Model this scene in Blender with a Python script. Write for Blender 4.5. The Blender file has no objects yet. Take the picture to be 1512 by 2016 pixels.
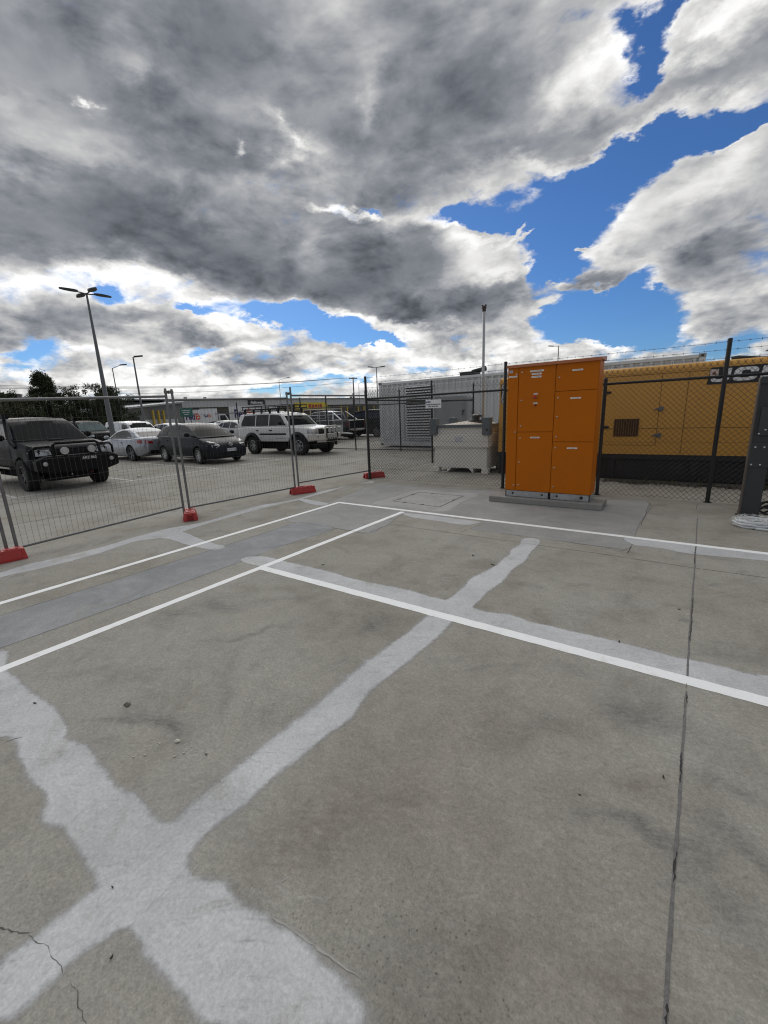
import bpy, bmesh, math, random
from mathutils import Vector, Matrix, Euler
from mathutils.bvhtree import BVHTree
random.seed(7)
R = math.radians
sc = bpy.context.scene
COL = sc.collection

# ------------------------------------------------------------------ camera
# world: X runs across the bays, Y along the bays, the camera stands at the origin, 1.6 m up
F, PITCH, ROLL, AZ = 820.0, 0.233009, 0.0412962, 0.616568
EYE = Vector((0, 0, 1.6))
_ct, _st = math.cos(AZ), math.sin(AZ)
def _basis():
    f = Vector((0, math.cos(PITCH), -math.sin(PITCH))); r = Vector((1, 0, 0)); d = f.cross(r)
    c, s = math.cos(ROLL), math.sin(ROLL)
    r2 = c*r + s*d; d2 = -s*r + c*d
    w = lambda v: Vector((v.x*_ct - v.y*_st, v.x*_st + v.y*_ct, v.z))
    return w(r2), w(d2), w(f)
CR, CD, CF = _basis()
def ray(px, py): return CR*((px-756)/F) + CD*((py-1008)/F) + CF
def G(px, py, z=0.0):
    d = ray(px, py); return EYE + d*((z-EYE.z)/d.z)
def D(px, py, dist):
    d = ray(px, py); return EYE + d*(dist/math.hypot(d.x, d.y))
def PV(px, py, v):
    d = ray(px, py); return EYE + d*(v/d.y)
def PU(px, py, u):
    d = ray(px, py); return EYE + d*(u/d.x)
cd = bpy.data.cameras.new('camera'); cam = bpy.data.objects.new('camera', cd); COL.objects.link(cam)
cam.matrix_world = Matrix(((CR.x, -CD.x, -CF.x, EYE.x), (CR.y, -CD.y, -CF.y, EYE.y), (CR.z, -CD.z, -CF.z, EYE.z), (0, 0, 0, 1)))
cd.sensor_fit = 'VERTICAL'; cd.sensor_height = 36.0; cd.lens = 36.0*F/2016; cd.clip_start = .05; cd.clip_end = 6000
sc.camera = cam
sc.view_settings.view_transform = 'Standard'; sc.view_settings.look = 'None'
sc.view_settings.exposure = 0.25; sc.view_settings.gamma = 1.0

# ------------------------------------------------------------------ node helpers / materials
def nn(nt, t, **kw):
    n = nt.nodes.new(t)
    for k, v in kw.items(): setattr(n, k, v)
    return n
def lk(nt, a, b): nt.links.new(a, b)
def mathn(nt, op, a, b=None, c=None, clamp=False):
    n = nn(nt, 'ShaderNodeMath', operation=op, use_clamp=clamp)
    for i, x in enumerate((a, b, c)):
        if x is None: continue
        if isinstance(x, (int, float)): n.inputs[i].default_value = x
        else: lk(nt, x, n.inputs[i])
    return n.outputs[0]
def mixc(nt, f, a, b, mode='MIX'):
    n = nn(nt, 'ShaderNodeMix', data_type='RGBA', blend_type=mode)
    for s, x in ((n.inputs[0], f), (n.inputs[6], a), (n.inputs[7], b)):
        if isinstance(x, (int, float)): s.default_value = x
        elif isinstance(x, tuple): s.default_value = (*x[:3], 1)
        else: lk(nt, x, s)
    return n.outputs[2]
def noise(nt, vec, scale, detail=4, rough=.55, dist=0.0, lac=2.0, typ=None):
    n = nn(nt, 'ShaderNodeTexNoise')
    n.inputs['Scale'].default_value = scale; n.inputs['Detail'].default_value = detail
    n.inputs['Roughness'].default_value = rough; n.inputs['Distortion'].default_value = dist
    if vec is not None: lk(nt, vec, n.inputs['Vector'])
    return n.outputs['Fac']
def ramp(nt, x, a, b, lo=0.0, hi=1.0, smooth=True):
    n = nn(nt, 'ShaderNodeMapRange', interpolation_type='SMOOTHSTEP' if smooth else 'LINEAR')
    for i, v in enumerate((None, a, b, lo, hi)):
        if v is not None: n.inputs[i].default_value = v
    lk(nt, x, n.inputs[0]); return n.outputs[0]
def mapping(nt, vec, loc=(0,0,0), rot=(0,0,0), scale=(1,1,1), typ='TEXTURE'):
    n = nn(nt, 'ShaderNodeMapping', vector_type=typ)
    n.inputs['Location'].default_value = loc; n.inputs['Rotation'].default_value = rot; n.inputs['Scale'].default_value = scale
    lk(nt, vec, n.inputs['Vector']); return n.outputs[0]

_mc = {}
def M(name, col, rough=.5, metal=0.0, var=.12, vs=6.0, dirt=0.0, dcol=(.09,.075,.055), bump=0.0, bs=60.0, coat=0.0, spec=.5, ior=1.5):
    """paint / metal / plastic with uneven tone, uneven gloss and optional grime"""
    if name in _mc: return _mc[name]
    m = bpy.data.materials.new(name); m.use_nodes = True; nt = m.node_tree
    b = nt.nodes['Principled BSDF']; tc = nn(nt, 'ShaderNodeTexCoord'); o = tc.outputs['Object']
    n1 = noise(nt, o, vs, 5, .6); n2 = noise(nt, o, vs*7.3, 3, .6)
    s = mathn(nt, 'ADD', mathn(nt, 'MULTIPLY', n1, .65), mathn(nt, 'MULTIPLY', n2, .35))
    k = ramp(nt, s, .3, .7, 1-var, 1+var, False)
    c = mixc(nt, 1.0, (*col, 1), k, 'MULTIPLY')
    if dirt:
        n3 = noise(nt, mapping(nt, o, scale=(1, 1, 2.5)), vs*.8, 6, .7)
        c = mixc(nt, ramp(nt, n3, .48, .78, 0, dirt), c, dcol)
    lk(nt, c, b.inputs['Base Color'])
    lk(nt, ramp(nt, n1, .3, .7, max(0.02, rough*.8), min(1, rough*1.2), False), b.inputs['Roughness'])
    b.inputs['Metallic'].default_value = metal
    b.inputs['Specular IOR Level'].default_value = spec; b.inputs['IOR'].default_value = ior
    if coat: b.inputs['Coat Weight'].default_value = coat; b.inputs['Coat Roughness'].default_value = .06
    if bump:
        bp = nn(nt, 'ShaderNodeBump'); bp.inputs['Strength'].default_value = bump; bp.inputs['Distance'].default_value = .01
        lk(nt, noise(nt, o, bs, 4, .6), bp.inputs['Height']); lk(nt, bp.outputs[0], b.inputs['Normal'])
    _mc[name] = m; return m

def concrete_color(nt, pos):
    """worn carpark slab: broad brown-grey clouding, trowel streaks, pale scuffs, dark rubber smears, specks"""
    big = noise(nt, pos, .55, 5, .6, .4)
    mid = noise(nt, pos, 2.3, 6, .62, .6)
    fine = noise(nt, pos, 60, 6, .75)
    grit = noise(nt, pos, 150, 3, .7)
    streak = noise(nt, mapping(nt, pos, rot=(0, 0, .35), scale=(1.4, .22, 1)), 5, 6, .68, .8)
    streak2 = noise(nt, mapping(nt, pos, rot=(0, 0, -.9), scale=(1.0, .12, 1)), 4, 6, .7, 1.2)
    c = mixc(nt, ramp(nt, big, .35, .66), (.236, .222, .188), (.305, .295, .263))
    c = mixc(nt, ramp(nt, mid, .33, .7), c, mixc(nt, .5, c, (.345, .33, .288)))
    c = mixc(nt, ramp(nt, mid, .5, .25, 0, .4), c, (.158, .145, .120))
    c = mixc(nt, ramp(nt, streak, .55, .75, 0, .42), c, (.33, .325, .305))
    c = mixc(nt, ramp(nt, streak2, .57, .78, 0, .40), c, (.125, .118, .108))
    sm = noise(nt, pos, 1.15, 5, .55, 1.6)
    c = mixc(nt, ramp(nt, sm, .62, .76, 0, .45), c, (.11, .11, .115))
    swirl = noise(nt, pos, 13, 6, .72, 1.8)
    c = mixc(nt, 1.0, c, ramp(nt, swirl, .28, .72, .86, 1.15, False), 'MULTIPLY')
    ve = nn(nt, 'ShaderNodeTexVoronoi', feature='DISTANCE_TO_EDGE'); ve.inputs['Scale'].default_value = 1.7
    wv = nn(nt, 'ShaderNodeVectorMath', operation='MULTIPLY_ADD'); tn = nn(nt, 'ShaderNodeTexNoise'); tn.inputs['Scale'].default_value = 1.4; tn.inputs['Detail'].default_value = 3; lk(nt, pos, tn.inputs['Vector'])
    lk(nt, tn.outputs['Color'], wv.inputs[0]); wv.inputs[1].default_value = (.9, .9, .9); lk(nt, pos, wv.inputs[2]); lk(nt, wv.outputs[0], ve.inputs['Vector'])
    scr_ = mathn(nt, 'MULTIPLY', ramp(nt, ve.outputs['Distance'], .010, .003), ramp(nt, noise(nt, pos, 2.4, 4, .65), .50, .66))
    c = mixc(nt, mathn(nt, 'MULTIPLY', scr_, .38), c, (.40, .39, .36))
    k = mathn(nt, 'ADD', ramp(nt, fine, .25, .75, .72, 1.28, False), ramp(nt, grit, .25, .75, -.24, .24, False))
    c = mixc(nt, 1.0, c, k, 'MULTIPLY')
    w = nn(nt, 'ShaderNodeTexVoronoi', feature='F1'); w.inputs['Scale'].default_value = 55; lk(nt, pos, w.inputs['Vector'])
    pit_p = G(850, 1880); pv_ = mapping(nt, pos, (pit_p.x, pit_p.y, 0), (0, 0, .2), (.42, .26, 1)); pd_ = nn(nt, 'ShaderNodeVectorMath', operation='DOT_PRODUCT'); lk(nt, pv_, pd_.inputs[0]); lk(nt, pv_, pd_.inputs[1])
    pit_k = mathn(nt, 'POWER', .2, pd_.outputs['Value'])      # the pitted, oily corner of the slab
    spots = mathn(nt, 'MULTIPLY', ramp(nt, w.outputs['Distance'], .30, .10), mathn(nt, 'ADD', ramp(nt, noise(nt, pos, 1.3, 3, .6), .52, .70, 0, .6), mathn(nt, 'MULTIPLY', pit_k, ramp(nt, noise(nt, pos, 16, 3, .6), .42, .56)), clamp=True))
    c = mixc(nt, mathn(nt, 'MULTIPLY', spots, .75), c, (.055, .05, .046))
    return c, fine, mid
# rubber smears and water stains with a place of their own on the slab: px, py, half length, half width (m), turn, colour, strength
SMEARS = [(455,1192,.22,.05,-.5,0,.6),(420,1190,.16,.05,-.6,0,.45),(490,1247,.28,.025,.45,0,.7),(735,1225,.22,.10,1.2,0,.62),(722,1240,.10,.05,1.4,0,.5),
  (360,1205,.16,.03,-.3,0,.55),(250,1415,.22,.03,-.1,0,.7),(320,1425,.16,.03,-.2,0,.7),(350,1440,.12,.03,-.6,0,.5),(170,1325,.22,.05,.1,0,.5),(445,1370,.05,.14,.2,0,.5),
  (1290,1420,.22,.08,-.9,0,.5),(1240,1415,.12,.07,-.9,0,.45),(1255,1540,.16,.035,-.2,1,.55),(1240,1622,.30,.035,-.25,0,.6),(1300,1650,.12,.03,-.5,0,.5),
  (1440,1560,.12,.04,-.6,0,.6),(1485,1690,.10,.025,-1.1,0,.6),(1475,1800,.12,.07,-1.,0,.5),(1430,1290,.20,.05,-.2,0,.5),(860,1860,.24,.12,-.4,0,.22),(830,1980,.20,.12,0,0,.2),
  (560,1660,.22,.10,.5,1,.5),(700,1600,.3,.12,.2,1,.35),(1280,1980,.12,.05,-.8,1,.5),(960,1320,.28,.02,.1,0,.4),(900,1300,.18,.02,.2,0,.35),(140,1490,.1,.03,.5,0,.2),
  (1120,1310,.14,.05,-.5,0,.35),(1340,1690,.2,.05,.4,0,.35),(860,1480,.5,.2,.4,1,.25),(1080,1640,.5,.2,.1,1,.25),(1130,1900,.35,.16,.3,1,.3),(640,1240,.3,.1,.2,1,.25),
  (560,1180,.22,.04,.2,0,.4),(1060,1430,.16,.05,.4,0,.35),(930,1240,.1,.06,.9,0,.35)]
def smear_mask(nt, pos, c):
    wz = nn(nt, 'ShaderNodeTexNoise'); wz.inputs['Scale'].default_value = 3.0; wz.inputs['Detail'].default_value = 5; lk(nt, pos, wz.inputs['Vector'])
    va = nn(nt, 'ShaderNodeVectorMath', operation='MULTIPLY_ADD'); lk(nt, wz.outputs['Color'], va.inputs[0]); va.inputs[1].default_value = (.34, .34, 0); va.inputs[2].default_value = (-.17, -.17, 0)
    vb = nn(nt, 'ShaderNodeVectorMath', operation='ADD'); lk(nt, pos, vb.inputs[0]); lk(nt, va.outputs[0], vb.inputs[1])
    br = ramp(nt, noise(nt, mapping(nt, pos, rot=(0, 0, .5), scale=(1, .4, 1)), 16, 6, .72), .34, .62, .25, 1)
    acc = [None, None]
    for (px, py, a, b, t, kind, s) in SMEARS:
        p = G(px, py)
        v = mapping(nt, vb.outputs[0], (p.x, p.y, 0), (0, 0, t + .617), (a*1.5, b*1.8, 1))
        dt = nn(nt, 'ShaderNodeVectorMath', operation='DOT_PRODUCT'); lk(nt, v, dt.inputs[0]); lk(nt, v, dt.inputs[1])
        e = mathn(nt, 'MULTIPLY', mathn(nt, 'POWER', .12, dt.outputs['Value']), s*.75)
        acc[kind] = e if acc[kind] is None else mathn(nt, 'ADD', acc[kind], e)
    c = mixc(nt, mathn(nt, 'MULTIPLY', acc[1], br, clamp=True), c, (.135, .112, .088))
    return mixc(nt, mathn(nt, 'MULTIPLY', acc[0], br, clamp=True), c, (.095, .095, .095))
def ground_mat():
    m = bpy.data.materials.new('worn_concrete'); m.use_nodes = True; nt = m.node_tree; b = nt.nodes['Principled BSDF']
    g = nn(nt, 'ShaderNodeNewGeometry'); c, fine, mid = concrete_color(nt, g.outputs['Position'])
    c = smear_mask(nt, g.outputs['Position'], c)
    lk(nt, c, b.inputs['Base Color']); b.inputs['Roughness'].default_value = .85; b.inputs['Specular IOR Level'].default_value = .25
    bp = nn(nt, 'ShaderNodeBump'); bp.inputs['Strength'].default_value = .35; bp.inputs['Distance'].default_value = .004
    lk(nt, fine, bp.inputs['Height']); lk(nt, bp.outputs[0], b.inputs['Normal'])
    return m
def patch_mat(name, a, bcol, fray=.35, smears=False, streaks=.3):
    """skim of newer cement; 'edge' runs 0 at the feathered rim to 1 inside"""
    m = bpy.data.materials.new(name); m.use_nodes = True; nt = m.node_tree; b = nt.nodes['Principled BSDF']
    g = nn(nt, 'ShaderNodeNewGeometry'); pos = g.outputs['Position']
    base, fine, mid = concrete_color(nt, pos)
    base = smear_mask(nt, pos, base)
    n1 = noise(nt, pos, 1.7, 6, .62, .5); n2 = noise(nt, pos, 75, 5, .75); n3 = noise(nt, mapping(nt, pos, rot=(0, 0, .6), scale=(1.2, .2, 1)), 6, 5, .7, .5)
    c = mixc(nt, ramp(nt, n1, .32, .68), a, bcol)
    c = mixc(nt, ramp(nt, n3, .55, .8, 0, streaks), c, (.20, .195, .185))
    c = mixc(nt, ramp(nt, noise(nt, pos, 2.6, 7, .72, .9), .50, .76, 0, .70), c, base)
    c = mixc(nt, 1.0, c, ramp(nt, noise(nt, pos, 15, 6, .72, 1.5), .28, .72, .90, 1.10, False), 'MULTIPLY')
    c = mixc(nt, 1.0, c, ramp(nt, n2, .25, .75, .76, 1.24, False), 'MULTIPLY')
    at = nn(nt, 'ShaderNodeAttribute', attribute_name='edge')
    e = mathn(nt, 'ADD', at.outputs['Fac'], mathn(nt, 'MULTIPLY', mathn(nt, 'SUBTRACT', noise(nt, pos, 17, 8, .74), .5), .85))
    k = ramp(nt, e, .0, fray)
    tr = nn(nt, 'ShaderNodeBsdfTransparent'); ms = nn(nt, 'ShaderNodeMixShader'); lk(nt, k, ms.inputs[0]); lk(nt, tr.outputs[0], ms.inputs[1]); lk(nt, b.outputs[0], ms.inputs[2])
    lk(nt, ms.outputs[0], nt.nodes['Material Output'].inputs[0])
    lk(nt, c, b.inputs['Base Color']); b.inputs['Roughness'].default_value = .86; b.inputs['Specular IOR Level'].default_value = .25
    bp = nn(nt, 'ShaderNodeBump'); bp.inputs['Strength'].default_value = .3; bp.inputs['Distance'].default_value = .004
    lk(nt, n2, bp.inputs['Height']); lk(nt, bp.outputs[0], b.inputs['Normal'])
    return m
def paint_line_mat():
    m = bpy.data.materials.new('line_paint'); m.use_nodes = True; nt = m.node_tree; b = nt.nodes['Principled BSDF']
    g = nn(nt, 'ShaderNodeNewGeometry'); pos = g.outputs['Position']
    n = noise(nt, pos, 120, 4, .7); n2 = noise(nt, pos, 9, 6, .7); n3 = noise(nt, pos, 2.2, 4, .6)
    c = mixc(nt, ramp(nt, n, .3, .7), (.80, .815, .81), (.90, .91, .905))
    c = mixc(nt, ramp(nt, n2, .52, .8, 0, .6), c, (.50, .49, .47))
    c = mixc(nt, ramp(nt, n3, .5, .75, 0, .25), c, (.70, .70, .68))
    lk(nt, c, b.inputs['Base Color']); b.inputs['Roughness'].default_value = .7
    return m
def glass_mat(name, col=(.012, .015, .017), rough=.03, ior=1.10):
    m = bpy.data.materials.new(name); m.use_nodes = True; nt = m.node_tree; b = nt.nodes['Principled BSDF']
    tc = nn(nt, 'ShaderNodeTexCoord')
    c = mixc(nt, noise(nt, tc.outputs['Object'], 2.0, 3), tuple(x*.6 for x in col), tuple(x*1.6 for x in col))
    lk(nt, c, b.inputs['Base Color']); b.inputs['Roughness'].default_value = rough; b.inputs['IOR'].default_value = ior
    b.inputs['Specular IOR Level'].default_value = .5
    return m

# ------------------------------------------------------------------ mesh helpers
class MB:
    def __init__(s): s.v = []; s.f = []; s.m = []
    def add(s, vs, fs, mi=0):
        o = len(s.v); s.v.extend([tuple(v) for v in vs]); s.f.extend([tuple(i+o for i in f) for f in fs]); s.m.extend([mi]*len(fs)); return s
    def box(s, c, d, rz=0.0, mi=0, rx=0.0, ry=0.0):
        mt = Euler((rx, ry, rz)).to_matrix(); c = Vector(c)
        vs = [c + mt @ Vector((x*d[0]/2, y*d[1]/2, z*d[2]/2)) for x in (-1, 1) for y in (-1, 1) for z in (-1, 1)]
        return s.add(vs, [(0,1,3,2),(4,6,7,5),(0,4,5,1),(2,3,7,6),(0,2,6,4),(1,5,7,3)], mi)
    def bx(s, a, b, mi=0):
        return s.box([(a[i]+b[i])/2 for i in range(3)], [abs(b[i]-a[i]) for i in range(3)], mi=mi)
    def tube(s, pts, r, n=8, mi=0, cap=True, closed=False):
        P = [Vector(p) for p in pts]; k = len(P); rings = []; up = None
        for i in range(k):
            if closed: t = P[(i+1) % k] - P[i-1]
            else: t = P[min(i+1, k-1)] - P[max(i-1, 0)]
            t.normalize()
            if up is None:
                up = Vector((0, 0, 1)) if abs(t.z) < .9 else Vector((1, 0, 0))
            a = (up - t*up.dot(t))
            if a.length < 1e-6: a = t.orthogonal()
            a.normalize(); up = a; bb = t.cross(a)
            ri = r[i] if isinstance(r, (list, tuple)) else r
            rings.append([P[i] + (a*math.cos(2*math.pi*j/n) + bb*math.sin(2*math.pi*j/n))*ri for j in range(n)])
        vs = [v for g in rings for v in g]; fs = []
        for i in range(k if closed else k-1):
            q = (i+1) % k
            for j in range(n): fs.append((i*n+j, i*n+(j+1) % n, q*n+(j+1) % n, q*n+j))
        if cap and not closed: fs.append(tuple(range(n-1, -1, -1))); fs.append(tuple((k-1)*n+j for j in range(n)))
        return s.add(vs, fs, mi)
    def prism(s, poly, a, b, axis='y', mi=0):
        """poly: 2-D outline; extruded from a to b along axis"""
        n = len(poly)
        def p3(p, t): return (p[0], t, p[1]) if axis == 'y' else ((t, p[0], p[1]) if axis == 'x' else (p[0], p[1], t))
        vs = [p3(p, a) for p in poly] + [p3(p, b) for p in poly]
        fs = [tuple(range(n)), tuple(range(2*n-1, n-1, -1))] + [(i, i+n, (i+1) % n + n, (i+1) % n) for i in range(n)]
        return s.add(vs, fs, mi)
    def lathe(s, prof, n=20, mat=None, mi=0, cap=True):
        vs = []; k = len(prof)
        for (r, z) in prof:
            for j in range(n):
                a = 2*math.pi*j/n; v = Vector((r*math.cos(a), r*math.sin(a), z)); vs.append(mat @ v if mat else v)
        fs = [(i*n+j, i*n+(j+1) % n, (i+1)*n+(j+1) % n, (i+1)*n+j) for i in range(k-1) for j in range(n)]
        if cap: fs.append(tuple(range(n-1, -1, -1))); fs.append(tuple((k-1)*n+j for j in range(n)))
        return s.add(vs, fs, mi)
    def blob(s, c, d, n=8, mi=0, jit=0.0):
        vs = []; fs = []; rings = n//2+1
        for i in range(rings+1):
            th = math.pi*i/rings
            for j in range(n):
                a = 2*math.pi*j/n; k = 1+random.uniform(-jit, jit)
                vs.append((c[0]+d[0]*k*math.sin(th)*math.cos(a), c[1]+d[1]*k*math.sin(th)*math.sin(a), c[2]+d[2]*k*math.cos(th)))
        for i in range(rings):
            for j in range(n): fs.append((i*n+j, (i+1)*n+j, (i+1)*n+(j+1) % n, i*n+(j+1) % n))
        return s.add(vs, fs, mi)
    def build(s, name, mats, parent=None, smooth=None, bevel=0.0, seg=2, loc=None, fixn=True):
        me = bpy.data.meshes.new(name); me.from_pydata(s.v, [], s.f)
        if not isinstance(mats, (list, tuple)): mats = [mats]
        for m in mats: me.materials.append(m)
        me.polygons.foreach_set('material_index', s.m)
        if fixn:
            bm = bmesh.new(); bm.from_mesh(me); bmesh.ops.recalc_face_normals(bm, faces=bm.faces); bm.to_mesh(me); bm.free()
        if smooth is not None:
            me.shade_smooth(); me.set_sharp_from_angle(angle=R(smooth))
        o = bpy.data.objects.new(name, me); COL.objects.link(o)
        if parent: o.parent = parent
        if loc: o.location = loc
        if bevel:
            b = o.modifiers.new('bevel', 'BEVEL'); b.width = bevel; b.segments = seg; b.limit_method = 'ANGLE'; b.angle_limit = R(35)
        return o
def tag(o, label, cat, group=None):
    o['label'] = label; o['category'] = cat
    if group: o['group'] = group
    return o
def thing(name, label, cat, loc=(0, 0, 0), rz=0.0, group=None):
    o = bpy.data.objects.new(name, None); COL.objects.link(o); o.location = loc; o.rotation_euler = (0, 0, rz); o.empty_display_size = .2
    return tag(o, label, cat, group)
def struct(o): o['kind'] = 'structure'; return o
KIDS = {}
def dup(root, loc, rz, label, group=None):
    def cp(o, par):
        c = o.copy(); COL.objects.link(c)
        if par: c.parent = par
        for ch in [x for x in list(COL.objects) if x.parent is o]: cp(ch, c)
        return c
    r = cp(root, None); r.location = loc; r.rotation_euler = (0, 0, rz); r['label'] = label
    if group: r['group'] = group
    return r
def text(name, s, size, m, parent, mat, extrude=.002, bold=0.0, align='CENTER', shear=0.0, sx=1.0):
    cu = bpy.data.curves.new(name, 'FONT'); cu.body = s; cu.size = size; cu.extrude = extrude; cu.offset = bold
    cu.align_x = align; cu.align_y = 'CENTER'; cu.shear = shear; cu.resolution_u = 4
    t = bpy.data.objects.new(name, cu); COL.objects.link(t); bpy.context.view_layer.update()
    me = bpy.data.meshes.new_from_object(t.evaluated_get(bpy.context.evaluated_depsgraph_get()))
    bpy.data.objects.remove(t); bpy.data.curves.remove(cu)
    me.transform(mat @ Matrix.Diagonal((sx, 1, 1, 1))); me.materials.clear(); me.materials.append(m); me.name = name
    o = bpy.data.objects.new(name, me); COL.objects.link(o)
    if parent: o.parent = parent
    return o
def face_mat(loc, nrm):
    """text frame standing upright on a surface that faces nrm"""
    n = Vector(nrm).normalized(); z = Vector((0, 0, 1)); x = z.cross(n).normalized(); y = n.cross(x)
    return Matrix(((x.x, y.x, n.x, loc[0]), (x.y, y.y, n.y, loc[1]), (x.z, y.z, n.z, loc[2]), (0, 0, 0, 1)))

# ------------------------------------------------------------------ sky and sun
SUN = ray(330, 60).normalized()
SUN_EL = math.asin(SUN.z); SUN_ROT = math.atan2(SUN.x, SUN.y)
# cloud masses: px, py, half width, half height (picture px at their bearing), turn, change in cover, change in brightness
BLOBS = [
 (1288,62,66,42,-20,-.95,0),(1270,132,38,44,0,-.9,0),(1340,15,46,26,0,-.7,0),(1235,45,30,30,0,-.5,0),(1275,170,30,30,0,-.5,0),
 (960,425,90,32,-10,-.9,0),(1090,410,85,50,-25,-1.1,0),(1180,360,100,45,-30,-1.1,0),(1290,300,100,34,-22,-1.0,0),(1420,252,110,30,-18,-1.0,0),(1520,228,80,24,-15,-1.0,0),
 (1100,480,52,70,0,-1.0,0),(1150,450,70,60,-30,-.6,0),(1180,590,110,45,0,-1.1,0),(1170,640,100,40,0,-1.1,0),(1090,530,35,45,0,-.6,0),(1230,620,90,50,0,-.9,0),(1240,540,70,25,-15,-.5,0),(1330,640,60,18,0,-.4,0),(1250,665,90,22,0,-.8,0),(1420,690,90,16,0,-.5,0),
 (700,655,85,15,12,-1.2,0),(560,632,75,20,12,-1.1,0),(610,645,60,14,10,-.7,0),(385,606,40,11,10,-.9,0),(745,672,45,15,10,-1.,0),(640,640,60,14,10,-.6,0),
 (207,582,26,16,20,-.9,0),(60,690,60,16,0,-.8,0),(400,690,34,11,0,-.7,0),(700,748,70,12,0,-.7,0),(560,765,90,8,0,-.6,0),(690,705,50,9,0,-.5,0),(820,725,70,10,0,-.4,0),(60,720,40,12,0,-.4,0),
 (735,412,28,9,15,-.6,0),(890,480,30,26,0,-.5,0),(900,420,35,20,-15,-.6,0),
 (230,120,420,170,0,.35,-.02),(560,230,260,140,0,.3,0),
 # dark bellies
 (50,60,150,130,0,.3,-.13),(455,50,110,150,0,.3,-.17),(850,90,110,150,10,.3,-.18),(900,230,140,80,-15,.2,-.10),(100,430,250,60,0,.4,-.19),(330,480,330,55,8,.5,-.24),(560,545,230,42,10,.4,-.22),
 (430,310,130,34,5,.2,-.13),(290,200,110,40,0,.2,-.06),(720,360,110,80,0,.3,-.12),(780,530,110,75,5,.4,-.20),(640,450,200,80,10,.2,-.10),
 (120,640,130,34,0,.4,-.20),(245,625,50,22,0,.2,-.12),(900,600,150,34,-8,.5,-.24),(960,570,80,28,-25,.3,-.14),(800,625,100,14,5,.3,-.14),(630,580,140,24,6,.3,-.16),(390,655,70,12,0,.2,-.12),(300,640,60,18,0,.2,-.12),
 (620,700,95,11,0,.3,-.11),(440,672,60,9,0,.2,-.1),(500,720,110,10,0,.2,-.07),(150,700,70,12,0,.1,-.08),(300,740,90,9,0,.1,-.06),
 (1010,210,110,90,-10,.3,-.05),(1060,290,140,40,-10,.3,-.07),(1250,240,160,40,-25,.4,-.10),(1440,130,110,40,-25,.4,-.10),(1430,470,150,34,-10,.3,-.13),(1360,540,100,20,-12,.2,-.08),(1470,560,90,26,0,.2,-.05),(1180,545,55,20,-15,1.5,-.10),(1150,474,26,9,0,1.3,.05),(1040,450,50,8,-25,.8,.1),(930,470,70,20,-20,.4,.1),(1110,560,16,7,-10,1.2,.1),
 (850,500,40,60,10,.3,-.08),(1390,640,90,18,-10,.4,-.04),
 # bright thin cloud and rims
 (250,90,75,65,20,0,.13),(270,140,25,30,0,0,.08),(166,195,11,11,0,0,.40),(474,290,12,9,0,0,.34),(585,290,55,22,30,0,.17),(570,275,16,7,40,0,.16),(655,398,42,11,12,-.1,.44),(720,420,34,10,12,-.1,.42),(640,385,10,8,0,0,.2),
 (730,200,14,50,0,0,.12),(20,200,60,26,0,0,.10),(60,300,60,20,10,0,.05),(10,480,40,24,0,0,.14),
 (130,545,150,22,0,0,.20),(30,545,80,30,0,0,.15),(300,570,110,30,8,0,.25),(240,610,50,34,0,0,.2),(460,610,60,20,10,0,.18),(340,545,80,18,10,0,.17),(500,612,110,15,10,0,.2),(720,632,90,10,8,0,.30),(420,630,50,12,0,.3,.24),(500,650,45,18,0,.5,.28),
 (790,440,80,28,-10,.1,.30),(890,510,50,50,-20,.5,.22),(905,470,26,26,20,.9,.2),(960,450,40,12,-30,.9,.16),(1010,435,36,7,-20,.9,.12),(960,520,60,40,-20,.4,.28),(880,440,40,16,0,0,.2),(1020,525,60,16,-15,.7,.24),(1000,455,50,10,-25,.5,.18),(1020,600,55,26,-15,.5,.26),(1080,600,40,16,-15,.7,.26),(850,640,90,10,0,.2,.2),(790,655,40,9,0,.3,.3),(1030,645,50,12,0,.5,.2),(1000,675,60,12,0,.6,.24),
 (1130,160,90,55,-20,.1,.24),(60,110,50,120,0,0,.05),(740,120,30,90,10,0,.08),(560,100,40,60,0,0,.05),(1000,120,50,50,0,0,.04),(640,300,120,30,20,0,.08),(200,330,120,24,10,0,.06),(1190,120,60,50,-30,.2,.14),(1080,190,40,60,20,0,.1),(1250,150,30,14,-40,.3,.2),(1030,330,60,14,10,0,.16),(1060,388,60,12,-15,.2,.22),(950,360,40,34,20,.1,.24),(1130,360,40,20,-20,.2,.14),(1330,225,110,18,-22,.2,.14),(1490,180,60,24,-20,.1,.14),
 (1390,60,60,60,-30,.8,.28),(1340,110,40,30,-40,.6,.20),(1470,20,80,30,0,.3,.20),(1300,405,110,34,-30,.6,.20),(1210,480,60,16,-15,.9,.22),(1250,505,60,12,0,.5,.14),(1420,360,110,50,-20,.5,.18),(1480,300,60,30,-30,.5,.16),(1330,470,100,18,-25,.3,.16),(1280,560,80,14,-8,.5,.16),(1410,590,110,20,-10,.4,.16),(1490,620,60,20,0,.3,.12),(1340,655,70,14,-15,.5,.22),(1090,555,20,10,-10,.8,.2),
 (130,690,120,14,0,.1,.22),(230,660,120,20,0,.1,.20),(100,750,200,30,0,.2,.26),(330,700,120,20,0,.2,.24),(380,755,180,20,0,.2,.26),(560,690,100,12,0,.3,.24),(620,740,130,12,0,.2,.22),(800,700,120,14,0,.3,.22),(720,690,80,8,0,.4,.2),(950,710,110,14,0,.4,.22),(1080,695,60,10,0,.7,.26),(860,760,200,20,0,.3,.16),(1200,690,60,10,0,.5,.24),
]
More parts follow.
